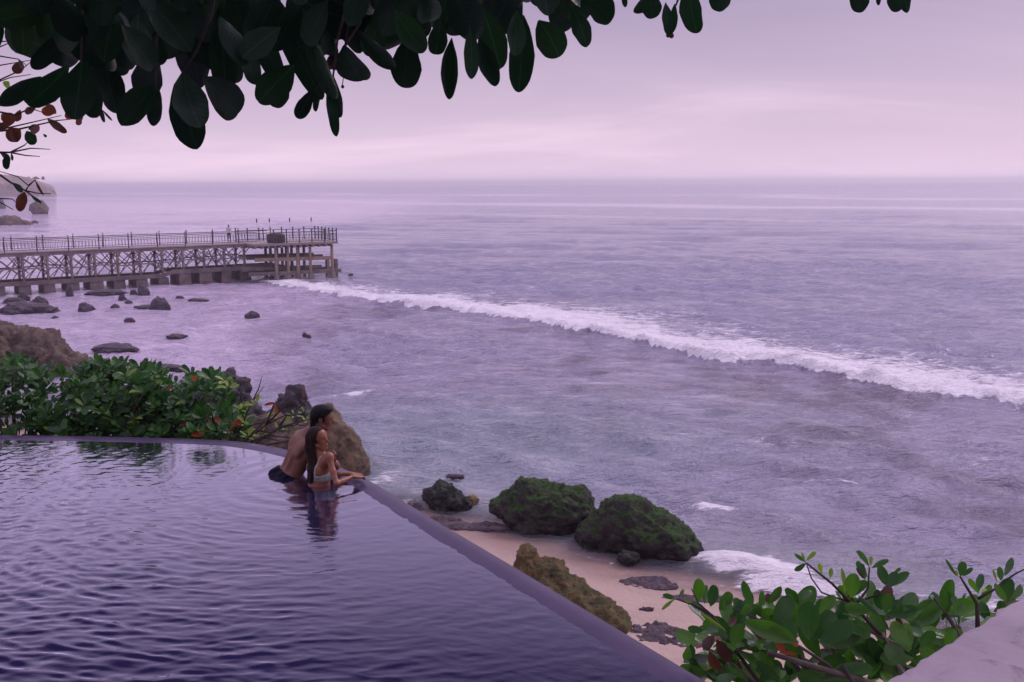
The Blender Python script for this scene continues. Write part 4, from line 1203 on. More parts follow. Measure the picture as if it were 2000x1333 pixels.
def make_woman():
    O = np.array([-1.90, 9.42, 0.0])
    lp = lambda f, l, z: O + FW * f + LF * l + ZU * z
    root = empty('person', tuple(lp(-0.05, 0, POOL_FLOOR)))
    tag(root, 'person with long wet hair in pale bikini leaning on the pool rim', 'person')
    Fd = Field((-2.35, 8.95, -1.16), (-1.36, 9.85, 0.62), 0.0075)
    MT = np.array([FW, LF, ZU])
    # torso (kept separately for clothing)
    Fd.ell(lp(-0.035, 0, -0.21), (0.105, 0.155, 0.12), MT, 0.05)      # pelvis
    Fd.ell(lp(-0.085, 0.075, -0.26), (0.085, 0.085, 0.095), MT, 0.04); Fd.ell(lp(-0.085, -0.075, -0.26), (0.085, 0.085, 0.095), MT, 0.04)
    Fd.cap(lp(-0.03, 0, -0.2), lp(-0.005, 0, -0.02), 0.100, 0.092, 0.06)
    Fd.ell(lp(-0.005, 0, -0.03), (0.085, 0.112, 0.12), MT, 0.06)       # waist
    Fd.ell(lp(0.02, 0, 0.10), (0.090, 0.130, 0.14), MT, 0.05)          # rib cage
    Fd.ell(lp(0.025, 0, 0.21), (0.070, 0.140, 0.075), MT, 0.05)        # shoulder girdle
    for q in (-1, 1):
        Fd.ell(lp(0.095, q * 0.068, 0.105), (0.050, 0.054, 0.055), MT, 0.025)
        Fd.ell(lp(-0.045, q * 0.085, 0.15), (0.035, 0.055, 0.07), MT, 0.03)   # shoulder blades
    torso = Fd.a.copy()
    # legs down to the pool floor
    for q in (-1, 1):
        Fd.cap(lp(-0.05, q * 0.085, -0.28), lp(-0.02, q * 0.08, -0.66), 0.085, 0.052, 0.04)
        Fd.cap(lp(-0.02, q * 0.08, -0.66), lp(-0.06, q * 0.08, -0.85), 0.052, 0.050, 0.03)
        Fd.cap(lp(-0.06, q * 0.08, -0.85), lp(-0.06, q * 0.08, -1.07), 0.046, 0.034, 0.03)
        Fd.cap(lp(-0.07, q * 0.08, -1.09), lp(0.10, q * 0.095, -1.10), 0.034, 0.022, 0.03)
    # neck and head
    HC = T(621.5, 858, 9.70)
    HM = frame((0.92, -0.34, 0.10), (-0.10, 0.0, 1.0))
    Fd.cap(lp(0.025, -0.0, 0.25), HC - ZU * 0.03 - HM[0] * 0.02, 0.052, 0.047, 0.04)
    L = add_head(Fd, HC, HM, 0.94, True)
    for q in (-1, 1): Fd.cap(lp(0.02, q * 0.02, 0.295), lp(0.02, q * 0.13, 0.262), 0.038, 0.036, 0.05)
    # arms: right arm nearest the camera
    shR = T(642.5, 893.5, 9.60); elR = T(657.5, 945, 9.50); wrR = T(689, 931.5, 9.70); tpR = T(711.5, 932.5, 9.82)
    shL = lp(0.03, 0.165, 0.235); elL = T(652, 926, 9.90); wrL = T(684, 926, 9.92); tpL = T(703, 929, 9.92)
    for sh, el, wr, tp, ts in ((shR, elR, wrR, tpR, 1), (shL, elL, wrL, tpL, -1)):
        Fd.ell(sh, (0.037, 0.037, 0.037), None, 0.045)
        Fd.cap(lp(0.025, 0.09 if ts < 0 else -0.09, 0.235), sh, 0.042, 0.040, 0.05)
        Fd.cap(sh, sh * 0.45 + el * 0.55, 0.033, 0.028, 0.03); Fd.cap(sh * 0.45 + el * 0.55, el, 0.028, 0.024, 0.02)
        m_ = el * 0.7 + wr * 0.3
        Fd.cap(el, m_, 0.025, 0.026, 0.02); Fd.cap(m_, wr, 0.026, 0.018, 0.02)
        hand(Fd, wr, tp, (0, 0, 1), 0.0082, 0.5, 0.012, ts)
    skin = (0.27, 0.098, 0.050)
    def paint(v, col):
        paint_head(v, col, L, HM, HC, 0.94, skin, (0.26, 0.075, 0.07), (0.03, 0.018, 0.015), True)
    finish_body('body', root, Fd, Fd.a, M_skin, paint, skin)
    X = Fd.coords()
    q = X - O; lf = q @ FW; ll = q @ LF; lz = q[..., 2]
    # bikini top: band, cups, straps
    band = np.maximum(np.abs(lz - 0.055) - 0.028, 0) * 1.0
    reg = np.abs(lz - 0.088 - 0.020 * np.clip((lf - 0.02) / 0.1, 0, 1)) - (0.033 + 0.028 * np.clip((lf - 0.03) / 0.08, 0, 1))
    bra = np.maximum(torso - 0.006, reg)
    straps = []
    for sgn in (-1, 1):
        st = np.maximum(np.abs(ll - sgn * 0.100) - 0.0085, np.abs(lz - 0.19) - 0.12)
        straps.append(np.maximum(Fd.a - 0.007, st))
    finish_body('bikini_top', root, Fd, bra.astype(np.float32), M_bikini)
    for q_ in straps: finish_body('bikini_strap', root, Fd, q_.astype(np.float32), M_bikini)
    bot = np.maximum(Fd.a - 0.006, np.abs(lz + 0.225 + 0.25 * np.maximum(np.abs(ll) - 0.09, 0)) - (0.085 - 0.05 * np.clip(np.abs(ll) / 0.16, 0, 1)))
    bot = np.maximum(bot, np.abs(ll) - 0.2)
    finish_body('bikini_bottom', root, Fd, bot.astype(np.float32), M_bikini)
    # hair: cap plus long wet fall down the back
    H = Field((-2.25, 9.1, -0.02), (-1.62, 9.75, 0.62), 0.006)
    HL = lambda a, b, z: HC + 0.94 * (a * HM[0] + b * HM[1] + z * HM[2])
    H.ell(HL(-0.016, 0, 0.043), np.array((0.106, 0.088, 0.094)) * 0.94, HM, 0.02)
    for i, (b_, w_) in enumerate(((-0.045, 0.036), (-0.02, 0.040), (0.01, 0.042), (0.04, 0.036))):
        a0 = HL(-0.075, b_, 0.03); a1 = HL(-0.095, b_ * 1.1 - 0.008, -0.08)
        a2 = lp(-0.072, -0.018 + b_ * 0.95, 0.17); a3 = lp(-0.098, -0.006 + b_ * 0.9, 0.055 - 0.012 * (i % 2))
        H.cap(a0, a1, w_, w_ * 0.9, 0.03); H.cap(a1, a2, w_ * 0.9, w_ * 0.75, 0.03); H.cap(a2, a3, w_ * 0.75, 0.016, 0.02)
    H.cap(HL(-0.01, -0.066, 0.04), HL(-0.035, -0.075, -0.07), 0.030, 0.024, 0.02)
    H.cap(HL(-0.035, -0.075, -0.07), lp(-0.045, -0.060, 0.20), 0.022, 0.012, 0.02)
    Xh = H.coords(); qh = (Xh - HC) @ HM.T / 0.94
    # keep the face clear
    facecut = np.maximum(np.maximum(0.020 + 0.028 * np.clip((qh[..., 2] - 0.02) / 0.08, 0, 1) - qh[..., 0], qh[..., 2] - 0.100), -0.2 - qh[..., 2])
    hz = np.maximum(H.a, -facecut)
    hz = hz + 0.0018 * np.sin(qh[..., 1] * 620 + 3 * np.sin(Xh[..., 2] * 25))
    finish_body('hair', root, H, hz.astype(np.float32), M_hairw)

def make_man():
    HIP = np.array([-2.26, 9.74, -0.03])
    NB = np.array([-2.05, 9.80, 0.40])
    root = empty('person', (-2.26, 9.74, POOL_FLOOR))
    tag(root, 'bare backed person with short black hair and dark shorts at the pool rim', 'person')
    Fd = Field((-2.72, 9.25, -1.16), (-1.66, 10.30, 0.76), 0.008)
    ax = NB - HIP; ax = ax / np.linalg.norm(ax)
    fr = FW - ax * (FW @ ax); fr /= np.linalg.norm(fr); lf_ = np.cross(ax, fr)
    MT = np.array([fr, lf_, ax])
    bp = lambda f, l, z: HIP + fr * f + lf_ * l + ax * z
    TL = np.linalg.norm(NB - HIP)
    Fd.ell(bp(-0.01, 0, -0.02), (0.12, 0.165, 0.13), MT, 0.05)
    Fd.ell(bp(-0.07, 0.085, -0.06), (0.10, 0.09, 0.11), MT, 0.04); Fd.ell(bp(-0.07, -0.085, -0.06), (0.10, 0.09, 0.11), MT, 0.04)
    Fd.ell(bp(0.0, 0, 0.13), (0.10, 0.148, 0.16), MT, 0.06)
    Fd.ell(bp(0.005, 0, 0.30), (0.118, 0.178, 0.17), MT, 0.06)
    Fd.ell(bp(-0.005, 0, 0.40), (0.09, 0.185, 0.08), MT, 0.05)
    for q in (-1, 1):
        Fd.ell(bp(-0.085, q * 0.095, 0.33), (0.036, 0.062, 0.085), MT, 0.03)    # shoulder blade
        Fd.cap(bp(-0.085, q * 0.042, 0.05), bp(-0.095, q * 0.045, 0.26), 0.030, 0.030, 0.02)   # back muscles along the spine
        Fd.cap(bp(-0.02, q * 0.03, 0.50), bp(-0.01, q * 0.16, 0.41), 0.045, 0.05, 0.05)
    torso = Fd.a.copy()
    # legs
    for q in (-1, 1):
        kn = np.array([*(HIP + FW * 0.10 + LF * q * 0.10)[:2], -0.56]); an = np.array([*(HIP - FW * 0.02 + LF * q * 0.11)[:2], -1.04])
        Fd.cap(bp(0, q * 0.09, -0.08), kn, 0.098, 0.062, 0.05); Fd.cap(kn, an * .55 + kn * .45, 0.060, 0.058, 0.03); Fd.cap(an * .55 + kn * .45, an, 0.054, 0.040, 0.03)
        Fd.cap(an - ZU * 0.035 - FW * 0.03, an - ZU * 0.045 + FW * 0.17, 0.042, 0.028, 0.03)
    HC = T(630, 818.5, 10.02); HM = frame((0.985, 0.06, -0.10), (0.06, 0, 1.0))
    Fd.cap(NB + ZU * 0.0, HC - ZU * 0.04 - HM[0] * 0.03, 0.066, 0.060, 0.05)
    L = add_head(Fd, HC, HM, 1.03, False)
    shR = bp(0.01, -0.20, 0.385); shL = bp(0.01, 0.20, 0.385)
    elR = np.array([-1.80, 9.80, 0.075]); wrR = T(648, 901, 9.86); tpR = T(652.0, 884, 9.80)
    elL = np.array([-1.95, 9.95, 0.07]); wrL = T(644, 900, 9.98); tpL = T(650, 884, 9.90)
    for sh, el, wr, tp, ts in ((shR, elR, wrR, tpR, 1), (shL, elL, wrL, tpL, -1)):
        Fd.ell(sh, (0.066, 0.066, 0.062), None, 0.05)
        m2 = sh * 0.5 + el * 0.5
        Fd.cap(sh, m2, 0.056, 0.052, 0.03); Fd.cap(m2, el, 0.052, 0.040, 0.03)
        m_ = el * 0.7 + wr * 0.3
        Fd.cap(el, m_, 0.042, 0.044, 0.02); Fd.cap(m_, wr, 0.044, 0.028, 0.02)
        hand(Fd, wr, tp, (0.75, 0.55, 0.1) if ts > 0 else (-0.75, -0.3, 0.1), 0.0105, 1.9, 0.0, ts)
    skin = (0.19, 0.075, 0.046)
    def paint(v, col):
        paint_head(v, col, L, HM, HC, 1.03, skin, (0.17, 0.06, 0.055), (0.012, 0.010, 0.010))
    finish_body('body', root, Fd, Fd.a, M_skin, paint, skin)
    X = Fd.coords(); q = X - HIP; lz = q @ ax; lw = X[..., 2]
    sh = np.maximum(Fd.a - 0.014 - 0.006 * np.sin(q[..., 0] * 60 + 4 * np.sin(q[..., 2] * 40)), lz - 0.055)
    sh = np.maximum(sh, -0.45 - lw)
    finish_body('shorts', root, Fd, sh.astype(np.float32), M_shorts)
    H = Field((-2.2, 9.6, 0.25), (-1.72, 10.05, 0.76), 0.006)
    HL = lambda a, b, z: HC + 1.03 * (a * HM[0] + b * HM[1] + z * HM[2])
    H.ell(HL(-0.012, 0, 0.048), np.array((0.112, 0.089, 0.096)) * 1.03, HM, 0.02)
    H.ell(HL(0.035, 0, 0.098), np.array((0.062, 0.060, 0.032)) * 1.03, HM, 0.03)
    for b_ in (-0.045, 0.0, 0.045):
        H.cap(HL(-0.078, b_, 0.02), HL(-0.088, b_ * 0.85, -0.095), 0.038, 0.024, 0.03)
    H.cap(HL(0.012, -0.080, 0.02), HL(0.012, -0.078, -0.025), 0.010, 0.006, 0.012)
    H.cap(HL(0.012, 0.080, 0.02), HL(0.012, 0.078, -0.025), 0.010, 0.006, 0.012)
    Xh = H.coords(); qh = (Xh - HC) @ HM.T / 1.03
    face = np.maximum(0.030 + 0.052 * np.clip((qh[..., 2] - 0.03) / 0.05, 0, 1) - qh[..., 0], qh[..., 2] - 0.088)
    # ears stay clear
    ear = np.sqrt(((qh[..., 0] + 0.012) / 0.027) ** 2 + ((np.abs(qh[..., 1]) - 0.085) / 0.03) ** 2 + ((qh[..., 2] + 0.008) / 0.038) ** 2) - 1
    hz = np.maximum(np.maximum(H.a, -face), -ear * 0.02)
    hz = hz + 0.0016 * np.sin(qh[..., 0] * 380 + 5 * np.sin(qh[..., 2] * 60))
    finish_body('hair', root, H, hz.astype(np.float32), M_hairm)
    # bracelet of dark beads on the raised wrist
    d = (tpR - wrR); d /= np.linalg.norm(d); a = np.cross(d, (0.3, 0.8, 0.1)); a /= np.linalg.norm(a); b = np.cross(d, a)
    V, Fc = [], []
    bm = MB()
    for k in range(14):
        an = k * 2 * math.pi / 14; c = wrR + d * 0.012 + (a * math.cos(an) + b * math.sin(an)) * 0.034
        bm.tube([c - d * 0.008, c, c + d * 0.008], 0.006, 0.006, 6)
    bm.build('bracelet', M_hairm, root)
make_woman()
make_man()

# tiny figure on the pier
def make_far_person():
    pt, qt, ZD, A, d, n, W = PIER
    q = T(463, 466, 94.0)
    s = (q - A) @ d; b = np.array(pt(s, 1.9, ZD + 0.05))
    root = empty('person', tuple(b)); tag(root, 'tiny person in pale top and dark bottoms standing on the pier', 'person')
    Fd = Field(b - np.array([.5, .5, .02]), b + np.array([.5, .5, 1.85]), 0.02)
    Z = lambda x, y, z: b + np.array([x, y, z])
    Fd.cap(Z(0, 0, .95), Z(0, 0, 1.38), .13, .15, .05)
    for q in (-1, 1):
        Fd.cap(Z(q * .09, 0, .9), Z(q * .1, 0, .48), .085, .06, .04); Fd.cap(Z(q * .1, 0, .48), Z(q * .1, 0, .06), .055, .04, .03); Fd.cap(Z(q * .1, .02, .035), Z(q * .11, -.16, .03), .035, .03, .02)
        Fd.cap(Z(q * .18, 0, 1.4), Z(q * .25, -.02, 1.12), .05, .04, .05); Fd.cap(Z(q * .25, -.02, 1.12), Z(q * .16, -.16, .98), .038, .03, .02)
    Fd.cap(Z(0, 0, 1.42), Z(0, 0, 1.56), .055, .05, .03); Fd.ell(Z(0, -.01, 1.64), (.08, .095, .115), None, .02)
    def paint(v, col):
        z = v[:, 2] - b[2]
        col[(z > .92) & (z < 1.46) & (np.abs(v[:, 0] - b[0]) < .3)] = (.62, .55, .56)
        col[(z < .95) & (z > .45)] = (.03, .025, .035)
        col[z > 1.67] = (.02, .018, .018)
    finish_body('body', root, Fd, Fd.a, M_skin, paint, (.28, .17, .12))
make_far_person()

# ------------------------------------------------------------------ LEAVES
def leaf_mesh(name, variant, mat):
    rr = random.Random(variant)
    rows = [0.0, 0.07, 0.16, 0.27, 0.39, 0.51, 0.63, 0.74, 0.83, 0.90, 0.95, 0.985, 1.0]
    w1, w2 = rr.uniform(0, 6), rr.uniform(0, 6)
    pk = rr.uniform(0.52, 0.66)
    bend = rr.uniform(-0.45, 0.5); fold = rr.uniform(0.12, 0.55); skew = rr.uniform(-0.05, 0.05)
    V, UV, Fc = [], [], []
    for s in rows:
        if s < 0.05: w_ = 0.016
        else:
            t = s / pk if s < pk else 1 - (s - pk) / (1 - pk)
            w_ = 0.265 * (math.sin(t * math.pi / 2) ** 0.85 if s < pk else math.sqrt(max(1 - ((s - pk) / (1.0 - pk)) ** 2, 0)) * 0.98 + 0.02)
            w_ = max(w_, 0.012)
        wob = 1 + 0.035 * math.sin(s * 9 + w1) + 0.03 * math.sin(s * 17 + w2)
        cx = skew * math.sin(s * 3.1); z0 = bend * (s * s) * 0.55
        for u in (-1, 0, 1):
            V.append((cx + u * w_ * wob, s, z0 + abs(u) * w_ * fold + (0.014 * math.sin(s * 13 + w1 + u) if u else 0)))
            UV.append((0.5 + 0.5 * u * w_ / 0.265, s))
    for i in range(len(rows) - 1):
        for j in range(2):
            a = i * 3 + j; Fc.append((a, a + 1, a + 4, a + 3))
    return V, UV, Fc
_leafcache = {}
NVAR = 14
def leaf_data(variant, mat):
    k = (variant, mat.name)
    if k not in _leafcache:
        V, UV, Fc = leaf_mesh('leaf', variant, mat)
        me = np_mesh('leaf', np.array(V), np.array(Fc))
        uvl = me.uv_layers.new(name='UVMap')
        idx = np.empty(len(me.loops), np.int32); me.loops.foreach_get('vertex_index', idx)
        uvl.data.foreach_set('uv', np.array(UV, np.float32)[idx].ravel())
        me.materials.append(mat)
        _leafcache[k] = me
    return _leafcache[k]
def leaf_matrix(base, tip, nrm, wscale=1.0):
    base = Vector(base); tip = Vector(tip); y = tip - base; L = y.length; y = y / L
    nv = Vector(nrm); z = nv - y * nv.dot(y)
    if z.length < 1e-4: z = y.orthogonal()
    z.normalize(); x = y.cross(z)
    return Matrix(((x[0] * L * wscale, y[0] * L, z[0] * L, base[0]), (x[1] * L * wscale, y[1] * L, z[1] * L, base[1]), (x[2] * L * wscale, y[2] * L, z[2] * L, base[2]), (0, 0, 0, 1)))
def add_leaf(root, base, tip, nrm, mat, rng, wscale=1.0, name='leaf', variant=None):
    me = leaf_data(rng.randrange(NVAR) if variant is None else variant, mat)
    return obj(name, me, None, root, leaf_matrix(base, tip, nrm, wscale))
def leaf_mass(root, name, items, mat):
    """many leaves joined: items = list of (base, tip, normal, wscale)"""
    Vs, UVs, Fs, Rn = [], [], [], []; off = 0
    base_v = [leaf_mesh('x', k, None) for k in range(NVAR)]
    for i, (b, t, n_, ws) in enumerate(items):
        V, UV, Fc = base_v[i % NVAR]
        M = np.array(leaf_matrix(b, t, n_, ws))
        V = np.array(V); W_ = V @ M[:3, :3].T + M[:3, 3]
        Vs.append(W_); UVs.append(UV); Fs.append(np.array(Fc) + off); Rn.append(np.full(len(V), random.Random(i).random())); off += len(V)
    me = np_mesh(name, np.concatenate(Vs), np.concatenate(Fs))
    uvl = me.uv_layers.new(name='UVMap'); idx = np.empty(len(me.loops), np.int32); me.loops.foreach_get('vertex_index', idx)
    uvl.data.foreach_set('uv', np.concatenate([np.array(u, np.float32) for u in UVs])[idx].ravel())
    add_attr(me, 'leafrand', np.concatenate(Rn))
    return tag(obj(name, me, mat, root), kind='stuff')

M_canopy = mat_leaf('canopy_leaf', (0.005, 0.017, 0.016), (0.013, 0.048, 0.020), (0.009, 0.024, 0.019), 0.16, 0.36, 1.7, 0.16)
M_canopy_lit = mat_leaf('canopy_leaf_lit', (0.025, 0.035, 0.045), (0.04, 0.05, 0.06), (0.03, 0.04, 0.05), 0.05, 0.35, 1.4, 0.3)  # lit copy of the canopy leaf, grey light put into its colour
M_green = mat_leaf('green_leaf', (0.012, 0.055, 0.016), (0.050, 0.145, 0.020), (0.032, 0.085, 0.045), 0.25, 0.36, 1.25, 0.35)
M_bushg = mat_leaf('bush_leaf', (0.012, 0.060, 0.016), (0.075, 0.195, 0.018), (0.04, 0.10, 0.05), 0.3, 0.32, 1.3, 0.45)
M_yell = mat_leaf('young_leaf', (0.13, 0.22, 0.02), (0.22, 0.30, 0.04), (0.16, 0.22, 0.05), 0.3, 0.4, 1.2)
M_red = mat_leaf('red_leaf', (0.20, 0.018, 0.012), (0.42, 0.075, 0.015), (0.25, 0.05, 0.03), 0.2, 0.5, 0.8)
M_rust = mat_leaf('rust_leaf', (0.05, 0.018, 0.015), (0.16, 0.045, 0.022), (0.07, 0.04, 0.05), 0.15, 0.5, 0.8)
M_bark = mat_simple('bark', (0.028, 0.020, 0.022), (0.085, 0.06, 0.058), 14, 0.9, 0.6, 0.01)
M_barkp = mat_simple('pale_bark', (0.09, 0.065, 0.06), (0.18, 0.135, 0.125), 12, 0.9, 0.6, 0.01)

def unit(v):
    v = np.array(v, float); return v / max(np.linalg.norm(v), 1e-9)
def rnd3(rng):
    return unit([rng.gauss(0, 1) for _ in range(3)])
def curve_pts(a, b, rng, sag=0.12, n=6):
    a = np.array(a, float); b = np.array(b, float); L = np.linalg.norm(b - a)
    o = rnd3(rng) * L * sag
    return [a + (b - a) * t + o * math.sin(t * math.pi) + rnd3(rng) * L * 0.012 for t in np.linspace(0, 1, n)]
def branch(root, pts, r0, r1, mat, name='branch', n=7):
    mb = MB(); mb.tube(pts, r0, r1, n); return mb.build(name, mat, root, True)

# ---- overhanging tree -------------------------------------------------
def make_tree():
    rng = random.Random(21)
    trunk0 = np.array([-5.2, -1.6, 1.1])
    root = empty('overhanging_tree', tuple(trunk0))
    tag(root, 'tree whose big dark rounded leaves hang across the top of the view', 'tree')
    tp = [trunk0, (-5.1, -1.2, 2.6), (-4.6, -0.4, 4.2), (-4.0, 0.6, 5.4)]
    branch(root, tp, 0.22, 0.14, M_bark, 'trunk', 12)
    crown = [np.array(tp[-1])]
    limb_ends = []
    for (px, py, t, r) in ((120, -140, 3.9, 0.05), (430, -150, 4.0, 0.05), (720, -90, 4.2, 0.04), (1020, -110, 4.4, 0.035), (1330, -120, 4.5, 0.03), (1720, -140, 4.6, 0.025)):
        e = T(px, py, t); limb_ends.append((px, e))
        branch(root, curve_pts(tp[-1], e, rng, 0.06, 9), 0.09, r * 0.22, M_bark, 'limb', 8)
    # leaves one can trace: base px, tip px, width px, depth
    LV = [((42, 12), (42, 108), 52), ((86, 18), (88, 78), 38), ((165, 48), (98, 92), 52), ((150, 60), (60, 130), 46), ((135, 128), (52, 216), 56), ((80, 150), (4, 205), 40),
          ((160, 118), (150, 236), 74), ((170, 120), (190, 220), 50), ((205, 120), (232, 218), 62), ((300, 168), (238, 234), 62), ((312, 178), (295, 246), 34), ((215, 60), (205, 170), 60),
          ((342, 165), (378, 284), 68), ((358, 140), (398, 271), 66), ((395, 150), (474, 224), 72), ((440, 105), (462, 166), 44), ((270, 30), (265, 140), 60), ((300, 90), (280, 190), 56),
          ((385, 30), (384, 166), 74), ((430, 10), (440, 180), 62), ((478, 40), (505, 100), 40), ((480, 90), (500, 160), 40), ((575, 128), (508, 190), 64), ((560, 140), (540, 204), 46), ((612, 175), (580, 232), 34),
          ((622, 150), (622, 222), 18), ((643, 145), (656, 262), 26), ((652, 150), (664, 220), 18), ((528, -20), (622, 192), 60), ((475, -20), (560, 170), 56), ((560, -10), (705, 60), 100), ((590, 40), (655, 200), 40), ((640, 60), (648, 120), 36),
          ((672, 88), (704, 170), 66), ((700, 60), (768, 138), 42), ((740, 30), (722, 110), 58), ((800, 70), (792, 166), 68), ((770, 20), (830, 100), 60), ((882, 75), (878, 190), 38), ((860, 40), (850, 110), 44), ((918, 50), (922, 160), 34),
          ((935, 75), (970, 165), 44), ((940, 10), (978, 128), 60), ((905, 0), (940, 90), 60), ((1022, 30), (1012, 181), 60), ((1010, 20), (1005, 110), 40), ((1052, 40), (1092, 108), 70), ((1072, 10), (1118, 60), 52), ((1118, 15), (1146, 83), 36),
          ((1140, -10), (1196, 42), 62), ((1090, -20), (1150, 40), 60), ((1290, -20), (1236, 24), 30), ((1268, -20), (1274, 37), 46), ((1300, 5), (1308, 66), 24), ((1318, 8), (1310, 66), 22), ((1345, -30), (1358, 67), 54), ((1385, -25), (1418, 20), 48),
          ((1690, -40), (1680, 20), 44), ((1745, -40), (1752, 24), 38), ((1765, -40), (1770, 22), 28), ((1718, -40), (1714, 10), 14), ((1215, -20), (1222, 14), 14)]
    def view_n(p):
        return unit(_C - p)
    twig_at = []
    for i, (b, t_, wpx) in enumerate(LV):
        tz = rng.uniform(3.7, 4.5)
        B_ = T(b[0], b[1], tz + rng.uniform(-.05, .05)); Tp = T(t_[0], t_[1], tz + rng.uniform(-.06, .06))
        lpx = math.hypot(b[0] - t_[0], b[1] - t_[1])
        nrm = view_n(B_) * (1 if rng.random() < 0.5 else -1) + rnd3(rng) * 0.35
        mat = M_canopy_lit if (b == (385, 30)) else M_canopy
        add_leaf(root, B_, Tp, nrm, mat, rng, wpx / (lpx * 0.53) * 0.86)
        if i % 3 == 0: twig_at.append(B_)
    # denser leaves that fill the mass above the fringe
    env_x = [-60, 0, 60, 130, 250, 330, 420, 500, 560, 640, 740, 800, 900, 1000, 1080, 1150, 1220]
    env_y = [150, 110, 90, 135, 150, 160, 130, 110, 120, 110, 80, 95, 85, 70, 40, 10, -20]
    cnt = 0
    while cnt < 225:
        px = rng.uniform(-60, 1200); ylim = np.interp(px, env_x, env_y)
        tip_y = ylim - rng.random() ** 1.4 * (ylim + 90)
        a = rng.gauss(0, 0.55); ln = rng.uniform(80, 135)
        if px > 1000 and tip_y > 20: continue
        tz = rng.uniform(3.6, 4.9)
        Tp = T(px, tip_y, tz); B_ = T(px + math.sin(a) * ln, tip_y - math.cos(a) * ln, tz + rng.uniform(-.1, .1))
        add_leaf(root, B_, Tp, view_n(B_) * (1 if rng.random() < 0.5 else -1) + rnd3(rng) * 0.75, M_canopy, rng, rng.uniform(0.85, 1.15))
        if cnt % 6 == 0: twig_at.append(B_)
        cnt += 1
    for tw in twig_at:
        e = min(limb_ends, key=lambda q: np.linalg.norm(q[1] - tw))[1]
        branch(root, curve_pts(e, tw, rng, 0.10, 5), 0.010, 0.004, M_bark, 'twig', 5)
    # upper crown, out of the picture but over the terrace and the pool's near end
    items = []
    for _ in range(2600):
        c = np.array([rng.uniform(-7, 3.2), rng.uniform(-3.5, 4.6), 0]); hh = 4.5 + 0.13 * max(0, c[1]) + rng.random() * 1.5
        c[2] = hh + 0.15 * abs(c[0] + 2)
        # stay above the top of the picture
        if c[1] > 0.4 and (c[2] - CAMZ) / c[1] < 0.29: continue
        dirn = unit(np.array([rng.gauss(0, 1), rng.gauss(0, 1), -0.5 + rng.gauss(0, .4)]))
        items.append((c, c + dirn * rng.uniform(0.2, 0.3), rnd3(rng) + np.array([0, 0, 1.2]), 1.0))
    leaf_mass(root, 'upper_foliage', items, M_canopy)
    # pods and a seed hanging from the twigs
    for (px, py, t, r) in ((652, 122, 4.1, 0.030), (1306, 68, 4.5, 0.012), (1312, 70, 4.5, 0.011), (669, 170, 4.1, 0.007)):
        c = T(px, py, t); Fd = Field(c - r * 1.8, c + r * 1.8, r / 4); Fd.ell(c, (r * 0.95, r, r * 1.1), None, 0)
        v, f = Fd.mesh(); v = v + (fbm(v * 40, 2) * r * 0.35)[:, None] * unit((1, 1, 1))
        obj('seed_pod', np_mesh('seed_pod', v, f), M_bark, root)
        branch(root, [c + np.array([0, 0, r]), c + np.array([0.01, 0, r + 0.06])], 0.002, 0.002, M_bark, 'stalk', 5)
make_tree()

